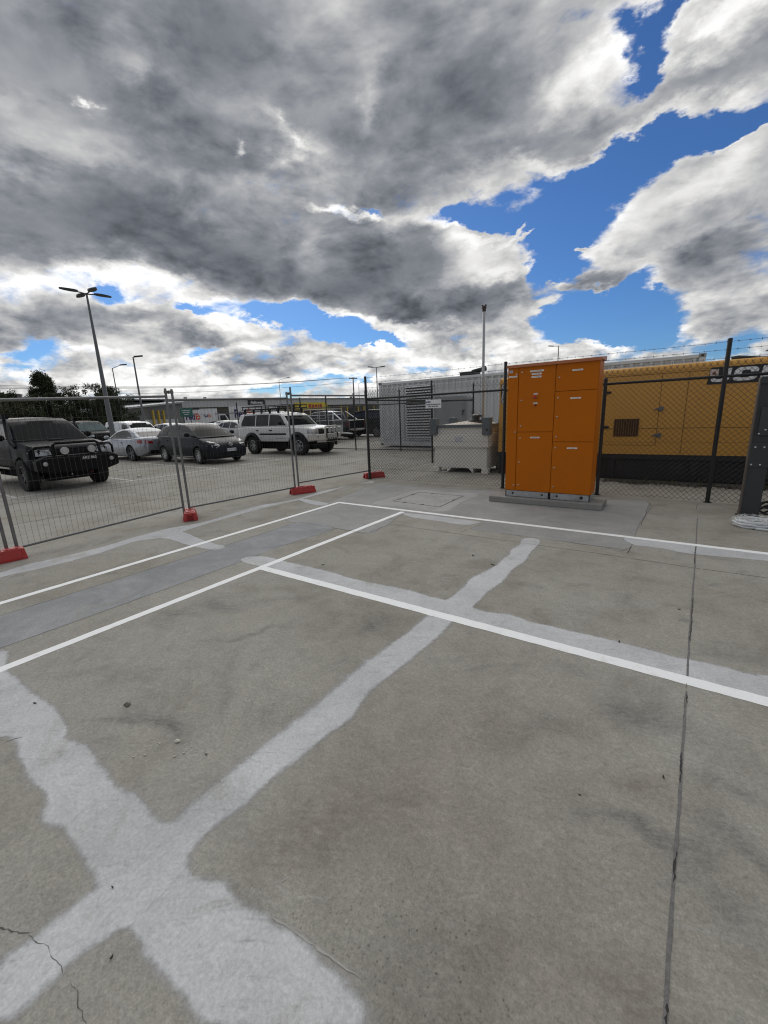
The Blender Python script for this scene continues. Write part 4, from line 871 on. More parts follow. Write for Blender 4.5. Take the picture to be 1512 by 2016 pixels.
# ------------------------------------------------------------------ grey steel service stand at the right edge
gst = M('charcoal_steel_paint', (.036, .040, .044), .55, .1, .12, 3, .22, (.12, .09, .07))
br = M('brown_weathered_edge', (.085, .070, .060), .6, .1, .25, 4, .5, (.05, .045, .04))
a = G(1450, 1018)
S0 = Vector((.80, 7.36))
t = thing('steel_stand', 'charcoal grey steel service stand on wide flat legs at the right edge', 'steel stand', (S0.x, S0.y, 0))
Hs = 1.86; lw_ = .205
for x in (0, 1.05):
    m = MB(); m.prism([(x-.01, 0), (x+.195, 0), (x+.205, Hs), (x+.0, Hs)], 0, .012, 'y'); m.build('leg', gst, t)
    m = MB(); m.prism([(-.012, 0), (.20, 0), (.14, .1), (.14, Hs-.02), (-.012, Hs-.02)], x-.014, x+.002, 'x'); m.build('leg_flange', br, t)
    m = MB(); m.bx((x-.03, -.03, 0), (x+.22, .22, .012)); m.build('foot_plate', gst, t)
m = MB(); m.bx((-.002, -.014, .70), (1.26, -.001, 1.02)); pn = m.build('lower_panel', gst, t, bevel=.003)
m = MB(); m.bx((.035, .03, 1.02), (1.22, .055, Hs-.06)); m.build('back_panel', M('dark_slate_paint', (.026, .030, .034), .45, .1, .12), t)
m = MB(); m.bx((.0, -.02, Hs-.09), (1.26, .16, Hs)); m.build('head_beam', gst, t, bevel=.006)
m = MB(); m.bx((.045, -.03, 1.13), (.165, -.005, 1.48)); m.bx((.045, -.036, 1.12), (.165, -.003, 1.135)); m.build('cover_plate', M('cover_grey', (.045, .05, .054), .45, .2, .12), t, bevel=.004)
m = MB(); m.bx((.19, -.018, .98), (.196, -.013, 1.5)); m.build('panel_gap', black_hole, t)
for (x, z) in ((.03, .735), (.12, .735), (.045, .965), (.135, .965), (.115, 1.19), (.055, 1.14), (.155, 1.14)):
    m = MB(); m.lathe([(.011, 0), (.011, .006), (.005, .009)], 8, Matrix.Translation((x, -.014 if z < 1 else -.03, z)) @ Matrix.Rotation(R(90), 4, 'X')); m.build('bolt', bolt_m, pn)
m = MB(); m.prism([(.205, .70), (.33, .70), (.205, .56)], .0, .012, 'y'); m.build('gusset', black_hole, t)

# ------------------------------------------------------------------ coiled conduit in plastic wrap, black strap
cc = G(1487, 1040); cc = Vector((cc.x+.01, cc.y+.10, 0))
t = thing('conduit_coil', 'coil of pale grey conduit in clear plastic wrap lying by the grey steel stand', 'conduit coil', (cc.x, cc.y, 0))
m = MB(); cg = M('pale_grey_conduit', (.60, .62, .63), .4, 0, .08, 8)
for k, (r, z) in enumerate(((.215, .016), (.18, .016), (.22, .045), (.19, .046), (.20, .074), (.165, .072), (.14, .05))):
    m.tube([(r*math.cos(x*2*math.pi/36), r*.82*math.sin(x*2*math.pi/36), z+.004*math.sin(x+k)) for x in range(36)], .0155, 8, 0, True, True)
m.tube([(-.02, -.19, .016), (.10, -.215, .016), (.26, -.20, .016), (.40, -.15, .016)], .0155, 8)
m.build('conduit', cg, t, smooth=50)
wm = bpy.data.materials.new('clear_plastic_wrap'); wm.use_nodes = True; nt = wm.node_tree; b = nt.nodes['Principled BSDF']; tc = nn(nt, 'ShaderNodeTexCoord')
b.inputs['Base Color'].default_value = (.75, .76, .76, 1); b.inputs['Roughness'].default_value = .22
lk(nt, ramp(nt, noise(nt, tc.outputs['Object'], 26, 5, .7, .8), .40, .72, .06, .55), b.inputs['Alpha'])
m = MB(); n1, n2 = 44, 9; vs = []
for i in range(n1):
    a = 2*math.pi*i/n1
    for j in range(n2):
        f = j/(n2-1); rr = .247*(1-f)**.8+.02; z = .062 + .062*math.sin(math.pi*min(1, f*1.1)) + .012*math.sin(i*1.9+j*1.3) + random.uniform(-.005, .005)
        if j == 0: z = .052 + .02*math.sin(i*.8)
        vs.append((rr*math.cos(a)*(1+random.uniform(-.03, .03)), rr*.84*math.sin(a)*(1+random.uniform(-.03, .03)), max(.004, z)))
fs = [(i*n2+j, ((i+1) % n1)*n2+j, ((i+1) % n1)*n2+j+1, i*n2+j+1) for i in range(n1) for j in range(n2-1)]
m.add(vs, fs); m.build('plastic_wrap', wm, t, smooth=60)
sp_ = G(1506, 1012); m = MB()
for k in range(3):
    c = Vector((sp_.x+.02*k, sp_.y+.02*k, 0)); m.tube([(c.x+.11*math.cos(a*2*math.pi/16+k), c.y+.05*math.sin(a*2*math.pi/16+k)*(1+k*.3), .015+.05*k+.035*math.sin(a*.8+k)) for a in range(16)], .013, 6, 0, True, True)
m.tube([(sp_.x-.09, sp_.y-.02, .01), (sp_.x-.05, sp_.y+.05, .15), (sp_.x+.07, sp_.y+.05, .19), (sp_.x+.14, sp_.y, .17)], .016, 6)
o = m.build('rubber_hose', M('black_rubber', (.012, .012, .013), .55), None, smooth=50); tag(o, 'tangled black rubber hose behind the wrapped conduit coil', 'hose')

# ------------------------------------------------------------------ vehicles
def pchip(pts):
    pts = sorted(pts); xs = [p[0] for p in pts]; ys = [p[1] for p in pts]; n = len(xs)
    h = [xs[i+1]-xs[i] for i in range(n-1)]; dl = [(ys[i+1]-ys[i])/h[i] for i in range(n-1)]
    mm = [dl[0]] + [0 if dl[i-1]*dl[i] <= 0 else 2*dl[i-1]*dl[i]/(dl[i-1]+dl[i]) for i in range(1, n-1)] + [dl[-1]]
    def f(x):
        if x <= xs[0]: return ys[0]
        if x >= xs[-1]: return ys[-1]
        i = max(k for k in range(n-1) if xs[k] <= x); t = (x-xs[i])/h[i]
        return (2*t**3-3*t*t+1)*ys[i] + (t**3-2*t*t+t)*h[i]*mm[i] + (-2*t**3+3*t*t)*ys[i+1] + (t**3-t*t)*h[i]*mm[i+1]
    return f
SEC_CAR = [(0,0),(.80,0),(.92,.05),(.975,.20),(1,.42),(.995,.60),(.965,.72),(.955,.86),(.925,.96),(.86,1.0),(.45,1.02),(0,1.03)]
SEC_BOX = [(0,0),(.88,0),(.96,.04),(.99,.18),(1,.40),(.985,.46),(.985,.80),(.97,.93),(.93,1.0),(.5,1.012),(0,1.018)]
rubber = M('tyre_rubber', (.014, .014, .015), .85, 0, .25, 14, .3, (.05, .047, .043), .3, 80)
alloy = M('alloy_wheel', (.42, .43, .44), .3, .85, .12, 10, .2, (.12, .11, .1)); dalloy = M('dark_alloy_wheel', (.09, .09, .095), .35, .7, .15, 10)
chrome = M('chrome_trim', (.62, .63, .64), .12, .95, .06); blackp = M('black_plastic_trim', (.014, .014, .015), .6, 0, .2, 8, ior=1.25)
under = M('underbody_black', (.008, .008, .008), .9)
gl_dark = glass_mat('tinted_glass', (.006, .008, .010), .03, 1.42); gl_ws = glass_mat('windscreen_glass', (.004, .0055, .006), .04)
lens = M('clear_lamp_lens', (.40, .41, .42), .12, .3, .35, 22, coat=.5); redl = M('red_lamp_lens', (.30, .012, .012), .15, 0, .25, 18, coat=.5); amber = M('amber_lens', (.55, .18, .02), .2)
plate_w = M('plate_white', (.62, .63, .64), .4, 0, .05); plate_k = M('plate_black', (.015, .015, .017), .4); plate_b = M('plate_blue_ink', (.03, .05, .16), .5)
def bvh_of(o):
    dg = bpy.context.evaluated_depsgraph_get(); return BVHTree.FromObject(o, dg)
def decal(name, poly, view, bvh, mat, parent, off=.006, grid=.10, side=1, skirt=.025):
    """a panel cut to an outline and laid on the curved body it belongs to"""
    bm = bmesh.new(); vs = [bm.verts.new((a, b, 0)) for a, b in poly]; bm.faces.new(vs)
    for ax in (0, 1):
        lo_, hi_ = min(p[ax] for p in poly), max(p[ax] for p in poly); t = lo_+grid
        while t < hi_-1e-3:
            co = [0, 0, 0]; co[ax] = t; no = [0, 0, 0]; no[ax] = 1
            bmesh.ops.bisect_plane(bm, geom=bm.verts[:]+bm.edges[:]+bm.faces[:], dist=1e-5, plane_co=co, plane_no=no); t += grid
    miss = []; good = []
    for v in bm.verts:
        a, b = v.co.x, v.co.y
        if view == 'side': o_, d_ = Vector((a, side*4, b)), Vector((0, -side, 0))
        elif view == 'front': o_, d_ = Vector((6, a, b)), Vector((-1, 0, 0))
        elif view == 'rear': o_, d_ = Vector((-6, a, b)), Vector((1, 0, 0))
        else: o_, d_ = Vector((a, b, 5)), Vector((0, 0, -1))
        h = bvh.ray_cast(o_, d_, 8)
        if h[0] is None: miss.append((v, o_, d_)); continue
        v.co = h[0] - d_*off; good.append((a, b, v))
    for v, o_, d_ in miss:
        n_ = bvh.find_nearest(o_ + d_*4)
        v.co = (n_[0] if n_[0] else o_) - d_*off
    d_ = {'side': Vector((0, -side, 0)), 'front': Vector((-1, 0, 0)), 'rear': Vector((1, 0, 0)), 'top': Vector((0, 0, -1))}[view]
    be = [e for e in bm.edges if e.is_boundary]
    r = bmesh.ops.extrude_edge_only(bm, edges=be)
    for v in [x for x in r['geom'] if isinstance(x, bmesh.types.BMVert)]: v.co += d_*skirt
    bmesh.ops.recalc_face_normals(bm, faces=bm.faces)
    f0 = max(bm.faces, key=lambda f: f.calc_area())
    if f0.normal.dot(d_) > 0: bmesh.ops.reverse_faces(bm, faces=bm.faces)
    me = bpy.data.meshes.new(name); bm.to_mesh(me); bm.free(); me.materials.append(mat); me.shade_smooth(); me.set_sharp_from_angle(angle=R(35))
    o = bpy.data.objects.new(name, me); COL.objects.link(o); o.parent = parent; return o
_wheels = {}
def wheel(kind, r, w, par, x, y, steer=0.0, nsp=5, rim_k=.64, rmat=None):
    key = (kind, r, w)
    s = 1 if y > 0 else -1
    if key not in _wheels:
        rt = Matrix.Rotation(R(-90), 4, 'X')
        m = MB(); hw = w/2
        m.lathe([(r*rim_k, -hw*.85), (r*.80, -hw), (r*.93, -hw*.97), (r*.985, -hw*.75), (r, -hw*.35), (r, hw*.35), (r*.985, hw*.75), (r*.93, hw*.97), (r*.80, hw), (r*rim_k, hw*.85)], 36, rt, 0, False)
        ty = m.build('wheel', rubber, None, smooth=40)
        if kind.startswith('mud'):
            bv = MB()
            for k in range(30):
                a = 2*math.pi*k/30
                for sg_ in (-1, 1): bv.box((r*math.cos(a+.05*sg_), sg_*hw*.55, r*math.sin(a+.05*sg_)), (.02, hw*.7, .045), 0, 0, 0, -a)
            m2 = bv.build('tread', rubber, None); bm = bmesh.new(); bm.from_mesh(ty.data); bm.from_mesh(m2.data); bm.to_mesh(ty.data); bm.free(); bpy.data.objects.remove(m2)
        m = MB(); ro = r*rim_k
        m.lathe([(ro*.55, hw*.1), (ro*.93, hw*.15), (ro*1.02, hw*.86), (ro*.96, hw*.90), (ro*.90, hw*.5), (ro*.87, -hw*.3), (ro*.86, -hw*.3), (ro*.5, hw*.05)], 36, rt, 0, False)
        for k in range(nsp):
            a = 2*math.pi*k/nsp
            for q in ((-.13, .13) if kind.endswith('twin') else (0,)):
                c, s_ = math.cos(a+q), math.sin(a+q); wd = ro*(.085 if kind.endswith('twin') else .15)
                vs = []
                for (rr, yy, ww) in ((ro*.14, hw*.62, wd*1.15), (ro*.93, hw*.72, wd*.85)):
                    for tt in (-1, 1):
                        for dz in (0, -.03): vs.append((rr*c - tt*ww*s_, yy+dz, rr*s_ + tt*ww*c))
                m.add(vs, [(0,2,6,4),(1,5,7,3),(0,4,5,1),(2,3,7,6),(4,6,7,5),(0,1,3,2)])
        m.lathe([(ro*.19, hw*.3), (ro*.19, hw*.68), (ro*.12, hw*.72)], 14, rt)
        m.lathe([(ro*.60, hw*.05), (ro*.60, hw*.12)], 20, rt, 1)
        m.lathe([(ro*.9, -hw*.2), (ro*.9, -hw*.15)], 20, rt, 2)
        ri = m.build('rim', [rmat or alloy, M('brake_disc', (.16, .155, .15), .45, .8), under], ty, smooth=35)
        _wheels[key] = (ty, ri); o = ty
    else:
        ty, ri = _wheels[key]; o = ty.copy(); COL.objects.link(o); c = ri.copy(); COL.objects.link(c); c.parent = o
    o.parent = par; o.location = (x, y, r); o.rotation_euler = (0, 0, (0 if s > 0 else math.pi) + steer); return o
def boolean_arches(o, arches, r_mat):
    m = MB()
    for (x, z, r, y0, y1) in arches: m.lathe([(r, y0), (r, y1)], 32, Matrix.Translation((x, 0, z)) @ Matrix.Rotation(R(-90), 4, 'X'))
    c = m.build('cut', r_mat, o.parent); md = o.modifiers.new('b', 'BOOLEAN'); md.object = c; md.operation = 'DIFFERENCE'; md.solver = 'EXACT'; md.material_mode = 'TRANSFER'
    me = bpy.data.meshes.new_from_object(o.evaluated_get(bpy.context.evaluated_depsgraph_get())); o.modifiers.clear(); o.data = me; bpy.data.objects.remove(c)
def vehicle(sp, label, cat, loc, rz, group=None):
    """sp: dimensions of one kind of vehicle; x forward, y left"""
    t = thing(sp['name'], label, cat, (loc[0], loc[1], 0), rz, group)
    top, bot, plan = pchip(sp['top']), pchip(sp['bot']), pchip(sp['plan']); xf, xr = sp['plan'][0][0], sp['plan'][-1][0]
    xs = sorted({xr + (xf-xr)*k/26 for k in range(27)} | {p[0] for p in sp['plan']} | {p[0] for p in sp['top']})
    sec = sp.get('sec', SEC_CAR); m = MB(); rings = []
    for x in xs:
        zb, zt, hw = bot(x), top(x), plan(x); rg = [(x, -fy*hw, zb+fz*(zt-zb)) for fy, fz in sec] + [(x, fy*hw, zb+fz*(zt-zb)) for fy, fz in reversed(sec[1:-1])]
        rings.append(rg)
    n = len(rings[0]); vs = [v for r_ in rings for v in r_]; fs = [(i*n+j, i*n+(j+1) % n, (i+1)*n+(j+1) % n, (i+1)*n+j) for i in range(len(rings)-1) for j in range(n)]
    fs += [tuple(range(n-1, -1, -1)), tuple((len(rings)-1)*n+j for j in range(n))]; m.add(vs, fs)
    paint = sp['paint']; body = m.build('body', [paint, under], t)
    wr, ww, tr = sp['wheel']; ar = []
    for ax in sp['axles']:
        for s in (-1, 1): ar.append((ax, wr, sp.get('arch', wr+.055), s*(tr/2-ww*.75), s*1.3))
    boolean_arches(body, ar, under)
    # cabin
    prof = sp['cabin']; zb_, zr = sp['belt'], max(p[1] for p in prof); wb, wt = sp['cabw']
    wz = lambda z: wb + (wt-wb)*max(0, (z-zb_))/(zr-zb_)
    m = MB(); ny = 8; bow = sp.get('bow', .06); vs = []
    # fine profile
    fp = []
    for i in range(len(prof)-1):
        (x0, z0), (x1, z1) = prof[i], prof[i+1]; k = 4
        for j in range(k): fp.append((x0+(x1-x0)*j/k, z0+(z1-z0)*j/k))
    fp.append(prof[-1])
    nb = 4
    for q, (x, z) in enumerate(fp):
        w = wz(z); fr_ = max(0.0, 1-q/(nb*1.0)) if q < nb else 0
        for j in range(ny+1):
            u = -1+2*j/ny; vs.append((x + (bow*(1-u*u) if q <= nb else (-bow*.8*(1-u*u) if q >= len(fp)-1-nb else 0)), u*w, z + (.028*(1-u*u) if nb-1 < q < len(fp)-nb else .010*(1-u*u))))
    K = len(fp); m.add(vs, [(i*(ny+1)+j, i*(ny+1)+j+1, (i+1)*(ny+1)+j+1, (i+1)*(ny+1)+j) for i in range(K-1) for j in range(ny)])
    for s in (0, ny): 
        ids = [i*(ny+1)+s for i in range(K)]
        m.f.append(tuple(ids)); m.m.append(0)
    m.f.append(tuple([j for j in range(ny+1)] + [(K-1)*(ny+1)+j for j in range(ny, -1, -1)])); m.m.append(0)
    cab = m.build('cab', [sp.get('cabpaint', paint), under], t, bevel=sp.get('cabbevel', .035), seg=3)
    bv_cab = bvh_of(cab); me = bpy.data.meshes.new_from_object(cab.evaluated_get(bpy.context.evaluated_depsgraph_get()))
    bm = bmesh.new(); bm.from_mesh(body.data); bm.from_mesh(me); 
    bm.to_mesh(body.data); bm.free(); bpy.data.objects.remove(cab)
    body.data.shade_smooth(); body.data.set_sharp_from_angle(angle=R(sp.get('sharp', 32)))
    bpy.context.view_layer.update(); bv = bvh_of(body)
    # glass
    if 'ws' in sp: decal('windscreen', sp['ws'], 'front', bv_cab, sp.get('wsmat', gl_ws), t, .006, .2)
    if 'rw' in sp: decal('rear_window', sp['rw'], 'rear', bv_cab, gl_dark, t, .006, .2)
    for poly in sp.get('sidewin', []):
        for s in (-1, 1): decal('side_window', poly, 'side', bv_cab, gl_dark, t, .005, .25, s)
    doors_ = []
    for poly in sp.get('doors', []):
        for s in (-1, 1):
            d = decal('door', poly, 'side', bv, paint, t, .005, .12, s, .02); doors_.append(d)
            if sp.get('handles', True):
                hx = min(p[0] for p in poly)+.16; hz = max(p[1] for p in poly)-.13
                h = decal('handle', [(hx-.08, hz-.02), (hx+.08, hz-.02), (hx+.08, hz+.02), (hx-.08, hz+.02)], 'side', bv, sp.get('handlemat', paint), d, .03, .1, s, .03)
    for nm, poly, view, mt, off in sp.get('panels', []):
        if view == 'side':
            for s in (-1, 1): decal(nm, poly, view, bv, mt, t, off, .1, s)
        elif view in ('front2', 'rear2'):
            for s in (-1, 1): decal(nm, [(a*s, b) for a, b in poly], view[:-1], bv, mt, t, off, .1)
        else: decal(nm, poly, view, bv, mt, t, off, .1)
    for (ax, st) in zip(sp['axles'], sp.get('steer', (0, 0))):
        for s in (-1, 1): wheel(sp['wkind'], wr, ww, t, ax, s*(tr/2), st, sp.get('nsp', 5), sp.get('rimk', .64), sp.get('rmat'))
    if 'mirror' in sp:
        mx_, mz = sp['mirror']
        for s in (-1, 1):
            y = wz(mz)+.02; m = MB(); m.bx((mx_-.02, s*y, mz-.02), (mx_+.04, s*(y+.10), mz+.01)); m.blob((mx_, s*(y+.17), mz+.045), (.07, .11, .085), 10); m.build('wing_mirror', sp.get('mirmat', paint), t, smooth=50)
    m = MB(); m.bx((sp['axles'][1]-.4, -tr*.30, wr*.55), (sp['axles'][0]+.4, tr*.30, wr*1.25))  # box reaches low to block light and deepen the shade under the car
    for ax in sp['axles']: m.tube([(ax, -tr/2+.05, wr), (ax, tr/2-.05, wr)], .05, 8)
    m.build('underbody', under, t)
    return t, bv
def plate(t, x, y, z, s, mat, ink_, w=.37, h=.11, face=1):
    m = MB(); m.bx((x-.004, y-w/2, z-h/2), (x+.004, y+w/2, z+h/2)); p = m.build('number_plate', mat, t)
    if s: text('lettering', s, h*.82, ink_, p, face_mat((x+.0045*face, y, z), (face, 0, 0)), .0006, .001)
    return p
black_paint = M('black_car_paint', (.007, .008, .011), .30, 0, .15, 3, .10, (.05, .046, .042), ior=1.11)
grey_paint = M('dark_grey_car_paint', (.022, .025, .030), .30, .2, .12, 3, .12, (.06, .056, .052), ior=1.2)
silver_paint = M('silver_car_paint', (.34, .36, .39), .3, .5, .06, 3, .08)
white_paint = M('white_car_paint', (.62, .62, .61), .32, 0, .05, 3, .2, (.36, .33, .29), coat=.4)
white2 = M('clean_white_paint', (.68, .69, .70), .28, 0, .04, 3, coat=.5)
maroon = M('maroon_car_paint', (.06, .010, .014), .25, .2, .12, 3, coat=.6)

UTE = dict(name='utility_truck', paint=black_paint, sec=SEC_BOX,
  plan=[(2.62,.70),(2.52,.83),(2.2,.905),(1.0,.925),(-2.3,.925),(-2.60,.90),(-2.68,.86)], top=[(2.62,.92),(2.58,1.04),(2.42,1.13),(1.55,1.235),(1.2,1.25),(-2.6,1.27),(-2.68,1.22)], bot=[(2.62,.60),(2.4,.52),(-2.3,.52),(-2.68,.62)],
  wheel=(.405,.27,1.60), axles=(1.72,-1.50), arch=.475, wkind='mud', nsp=6, rmat=dalloy, rimk=.56,
  belt=1.23, cabin=[(1.50,1.22),(.72,1.75),(.45,1.83),(-.35,1.865),(-.95,1.80),(-1.18,1.23)], cabw=(.85,.66),
  ws=[(-.78,1.27),(.78,1.27),(.64,1.77),(-.64,1.77)], rw=[(-.6,1.36),(.6,1.36),(.55,1.68),(-.55,1.68)],
  sidewin=[[(1.12,1.28),(.62,1.70),(.02,1.74),(.02,1.28)],[(-.06,1.28),(-.06,1.74),(-.72,1.72),(-.98,1.36),(-.98,1.28)]],
  doors=[[(1.16,.64),(1.16,1.2),(.0,1.2),(.0,.64)],[(-.04,.64),(-.04,1.2),(-1.02,1.2),(-1.02,1.0),(-.80,.64)]], mirror=(.98,1.32), mirmat=blackp,
  panels=[('headlight',[(.50,.92),(.86,.90),(.90,1.06),(.52,1.05)],'front2',lens,.008),('grille',[(-.46,.80),(.46,.80),(.46,1.08),(-.46,1.08)],'front',blackp,.01),('tail_light',[(.78,.80),(.90,.80),(.90,1.20),(.78,1.20)],'rear2',redl,.01),('tailgate',[(-.72,.74),(.72,.74),(.72,1.22),(-.72,1.22)],'rear',black_paint,.008),('sill_step',[(1.0,.545),(1.0,.60),(-1.0,.60),(-1.0,.545)],'side',chrome,.07),('rear_bumper',[(-.85,.56),(.85,.56),(.85,.70),(-.85,.70)],'rear',chrome,.10)])
def snorkel(t, m_, s=-1):
    m = MB(); m.tube([(1.62, s*.90, 1.12), (1.45, s*.93, 1.22), (1.22, s*.90, 1.36), (.86, s*.80, 1.72), (.78, s*.78, 1.86)], .045, 8); m.bx((.72, s*.78-.06, 1.84), (.92, s*.78+.06, 1.97)); m.build('snorkel', m_, t, smooth=50)
# the black lifted utility nearest the fence
t, bv = vehicle(UTE, 'lifted black utility with black bull bar, driving lights and snorkel at far left', 'ute', (-15.42, 4.28), R(1), 'cars in the front row')
snorkel(t, blackp)
m = MB(); m.prism([(-.92, .55), (-.92, .80), (-.70, .90), (.70, .90), (.92, .80), (.92, .55), (.62, .46), (-.62, .46)], 2.60, 2.86, 'x'); bb = m.build('bull_bar', M('bar_black_steel', (.008, .008, .009), .5, 0, .15, 6, ior=1.25), t, bevel=.03)
m = MB()
m.tube([(2.80, -.52, .88), (2.80, -.50, 1.15), (2.79, -.44, 1.20), (2.79, .44, 1.20), (2.80, .50, 1.15), (2.80, .52, .88)], .036, 8)
for s in (-1, 1): m.tube([(2.78, s*.50, 1.06), (2.76, s*.56, 1.13), (2.68, s*.82, 1.12), (2.58, s*.92, 1.04), (2.56, s*.93, .84)], .03, 8)
m.build('hoop', M('bar_black_steel', (.012, .012, .013)), bb, smooth=45)
for s in (-1, 1):
    m = MB(); rt = Matrix.Translation((2.86, s*.30, 1.01)) @ Matrix.Rotation(R(90), 4, 'Y'); m.lathe([(.05, -.09), (.10, -.04), (.115, .0), (.115, .025), (.10, .03)], 18, rt, 0); m.lathe([(.098, .026), (.09, .036), (.04, .042)], 18, rt, 1); m.build('driving_light', [blackp, M('white_lamp_cover', (.46, .46, .45), .35, 0, .3, 30)], bb, smooth=40)
    m = MB(); m.lathe([(.055, 0), (.05, .012), (.02, .016)], 14, Matrix.Translation((2.862, s*.74, .72)) @ Matrix.Rotation(R(90), 4, 'Y')); m.build('fog_light', lens, bb)
    m = MB(); m.blob((2.80, s*.22, .42), (.05, .02, .035), 8); m.build('recovery_hook', chrome if s < 0 else M('red_hook', (.10, .01, .01), .4), bb)
plate(t, 2.868, .26, .79, 'ARZ 865', M('plate_text_white', (.62, .62, .62), .5), None) if False else plate(t, 2.868, .22, .79, 'ARZ 865', plate_k, M('plate_text_white', (.62, .62, .62), .5))
bs_ = MB(); bs_.prism([(1.30, -.22), (1.62, -.16), (1.62, .16), (1.30, .22)], 1.235, 1.285, 'z'); bs_.build('bonnet_scoop', black_paint, t, bevel=.02)
m = MB(); m.bx((1.605, -.14, 1.245), (1.63, .14, 1.278)); m.build('scoop_mouth', black_hole, t)

HATCH = dict(name='hatchback_car', paint=grey_paint,
  plan=[(2.12,.50),(2.05,.68),(1.85,.80),(1.3,.87),(0,.88),(-1.4,.875),(-1.85,.82),(-2.08,.70),(-2.12,.60)], top=[(2.12,.52),(2.07,.66),(1.9,.77),(1.5,.90),(1.05,1.0),(.5,1.02),(-1.5,1.06),(-1.95,1.05),(-2.08,.95),(-2.12,.70)], bot=[(2.12,.28),(2.0,.19),(-1.8,.22),(-2.12,.36)],
  wheel=(.315,.205,1.53), axles=(1.22,-1.38), wkind='road', nsp=7, steer=(R(-6), 0),
  belt=1.0, cabin=[(1.30,.97),(.32,1.40),(.05,1.46),(-.55,1.50),(-1.45,1.43),(-1.70,1.34),(-2.0,1.0)], cabw=(.80,.58), bow=.10,
  ws=[(-.76,1.02),(.76,1.02),(.58,1.42),(-.58,1.42)], rw=[(-.62,1.10),(.62,1.10),(.52,1.36),(-.52,1.36)],
  sidewin=[[(1.02,1.03),(.80,1.14),(.34,1.36),(-.20,1.42),(-.22,1.03)],[(-.28,1.03),(-.27,1.42),(-.95,1.40),(-1.10,1.06)],[(-1.16,1.08),(-1.02,1.39),(-1.30,1.36),(-1.55,1.22)]],
  doors=[[(.98,.34),(.98,.99),(-.24,1.0),(-.24,.34)],[(-.28,.34),(-.28,1.0),(-1.18,1.01),(-1.18,.80),(-.92,.46),(-.92,.34)]], mirror=(.80,1.06),
  panels=[('headlight',[(.42,.68),(.60,.60),(.78,.66),(.80,.84),(.66,.86),(.46,.76)],'front2',lens,.008),('grille',[(-.40,.70),(.40,.70),(.44,.76),(-.44,.76)],'front',blackp,.006),('lower_grille',[(-.55,.24),(.55,.24),(.50,.42),(-.50,.42)],'front',blackp,.006),('tail_light',[(.60,.78),(.80,.80),(.78,1.02),(.64,1.0)],'rear2',redl,.01),('sill_trim',[(.9,.245),(.9,.285),(-1.0,.285),(-1.0,.245)],'side',chrome,.012)])
t, bv = vehicle(HATCH, 'dark grey five-door hatchback facing the fence, left of the white four-wheel drive', 'hatchback', (-15.92, 9.78), R(-2), 'cars in the front row')
def emblem(t, x, z, k=1.0):
    m = MB()
    for (ry, rz_, dz) in ((.085, .058, 0), (.026, .055, .0), (.058, .026, .018)): m.tube([(x+.012, k*ry*math.cos(a*.2618), z+dz+k*rz_*math.sin(a*.2618)) for a in range(24)], .0065, 6, 0, True, True)
    return m.build('emblem', chrome, t, smooth=50)
emblem(t, 2.09, .705)
plate(t, 2.135, 0, .50, '1ZA 1OJ', plate_w, plate_b)

COUPE = dict(name='coupe_car', paint=silver_paint,
  plan=[(2.33,.55),(2.25,.72),(1.95,.85),(1.4,.90),(.2,.895),(-1.3,.915),(-1.9,.87),(-2.22,.75),(-2.32,.64)], top=[(2.33,.5),(2.27,.66),(2.0,.77),(1.2,.88),(.9,.92),(-1.4,.97),(-1.9,1.0),(-2.20,.985),(-2.29,.90),(-2.32,.66)], bot=[(2.33,.25),(2.2,.17),(-1.8,.20),(-2.1,.27),(-2.32,.40)],
  wheel=(.335,.245,1.56), axles=(1.55,-1.26), wkind='road_twin', nsp=5, rmat=M('gunmetal_wheel', (.16,.16,.17), .3, .8), rimk=.72,
  belt=.94, cabin=[(1.05,.90),(.32,1.26),(.05,1.335),(-.45,1.375),(-.95,1.33),(-1.25,1.24),(-1.95,.985)], cabw=(.80,.57), bow=.10,
  ws=[(-.72,.97),(.72,.97),(.56,1.28),(-.56,1.28)], rw=[(-.66,1.03),(.66,1.03),(.54,1.285),(-.54,1.285)],
  sidewin=[[(.72,.975),(.50,1.12),(.18,1.24),(-.25,1.305),(-.72,1.285),(-1.10,1.16),(-1.30,1.03),(-1.20,.985)]],
  doors=[[(.95,.34),(.92,.92),(-.52,.945),(-.60,.34)]], mirror=(.62,.98),
  panels=[('tail_light',[(.38,.74),(.80,.76),(.84,.80),(.82,.90),(.66,.91),(.40,.82)],'rear2',redl,.012),('rear_valance',[(-.62,.30),(.62,.30),(.60,.46),(-.60,.46)],'rear',blackp,.01),('tail_light',[(-1.86,.78),(-1.86,.90),(-2.14,.90),(-2.14,.77)],'side',redl,.008),('headlight',[(.45,.62),(.78,.66),(.80,.76),(.48,.72)],'front2',lens,.008),('crease',[(1.3,.80),(1.3,.806),(-1.7,.845),(-1.7,.837)],'side',silver_paint,.008)])
t, bv = vehicle(COUPE, 'silver two-door coupe seen from behind between the black utility and grey hatchback', 'coupe', (-20.66, 9.50), R(180), 'cars in the second row')
plate(t, -2.325, 0, .66, '', plate_w, plate_b, face=-1)

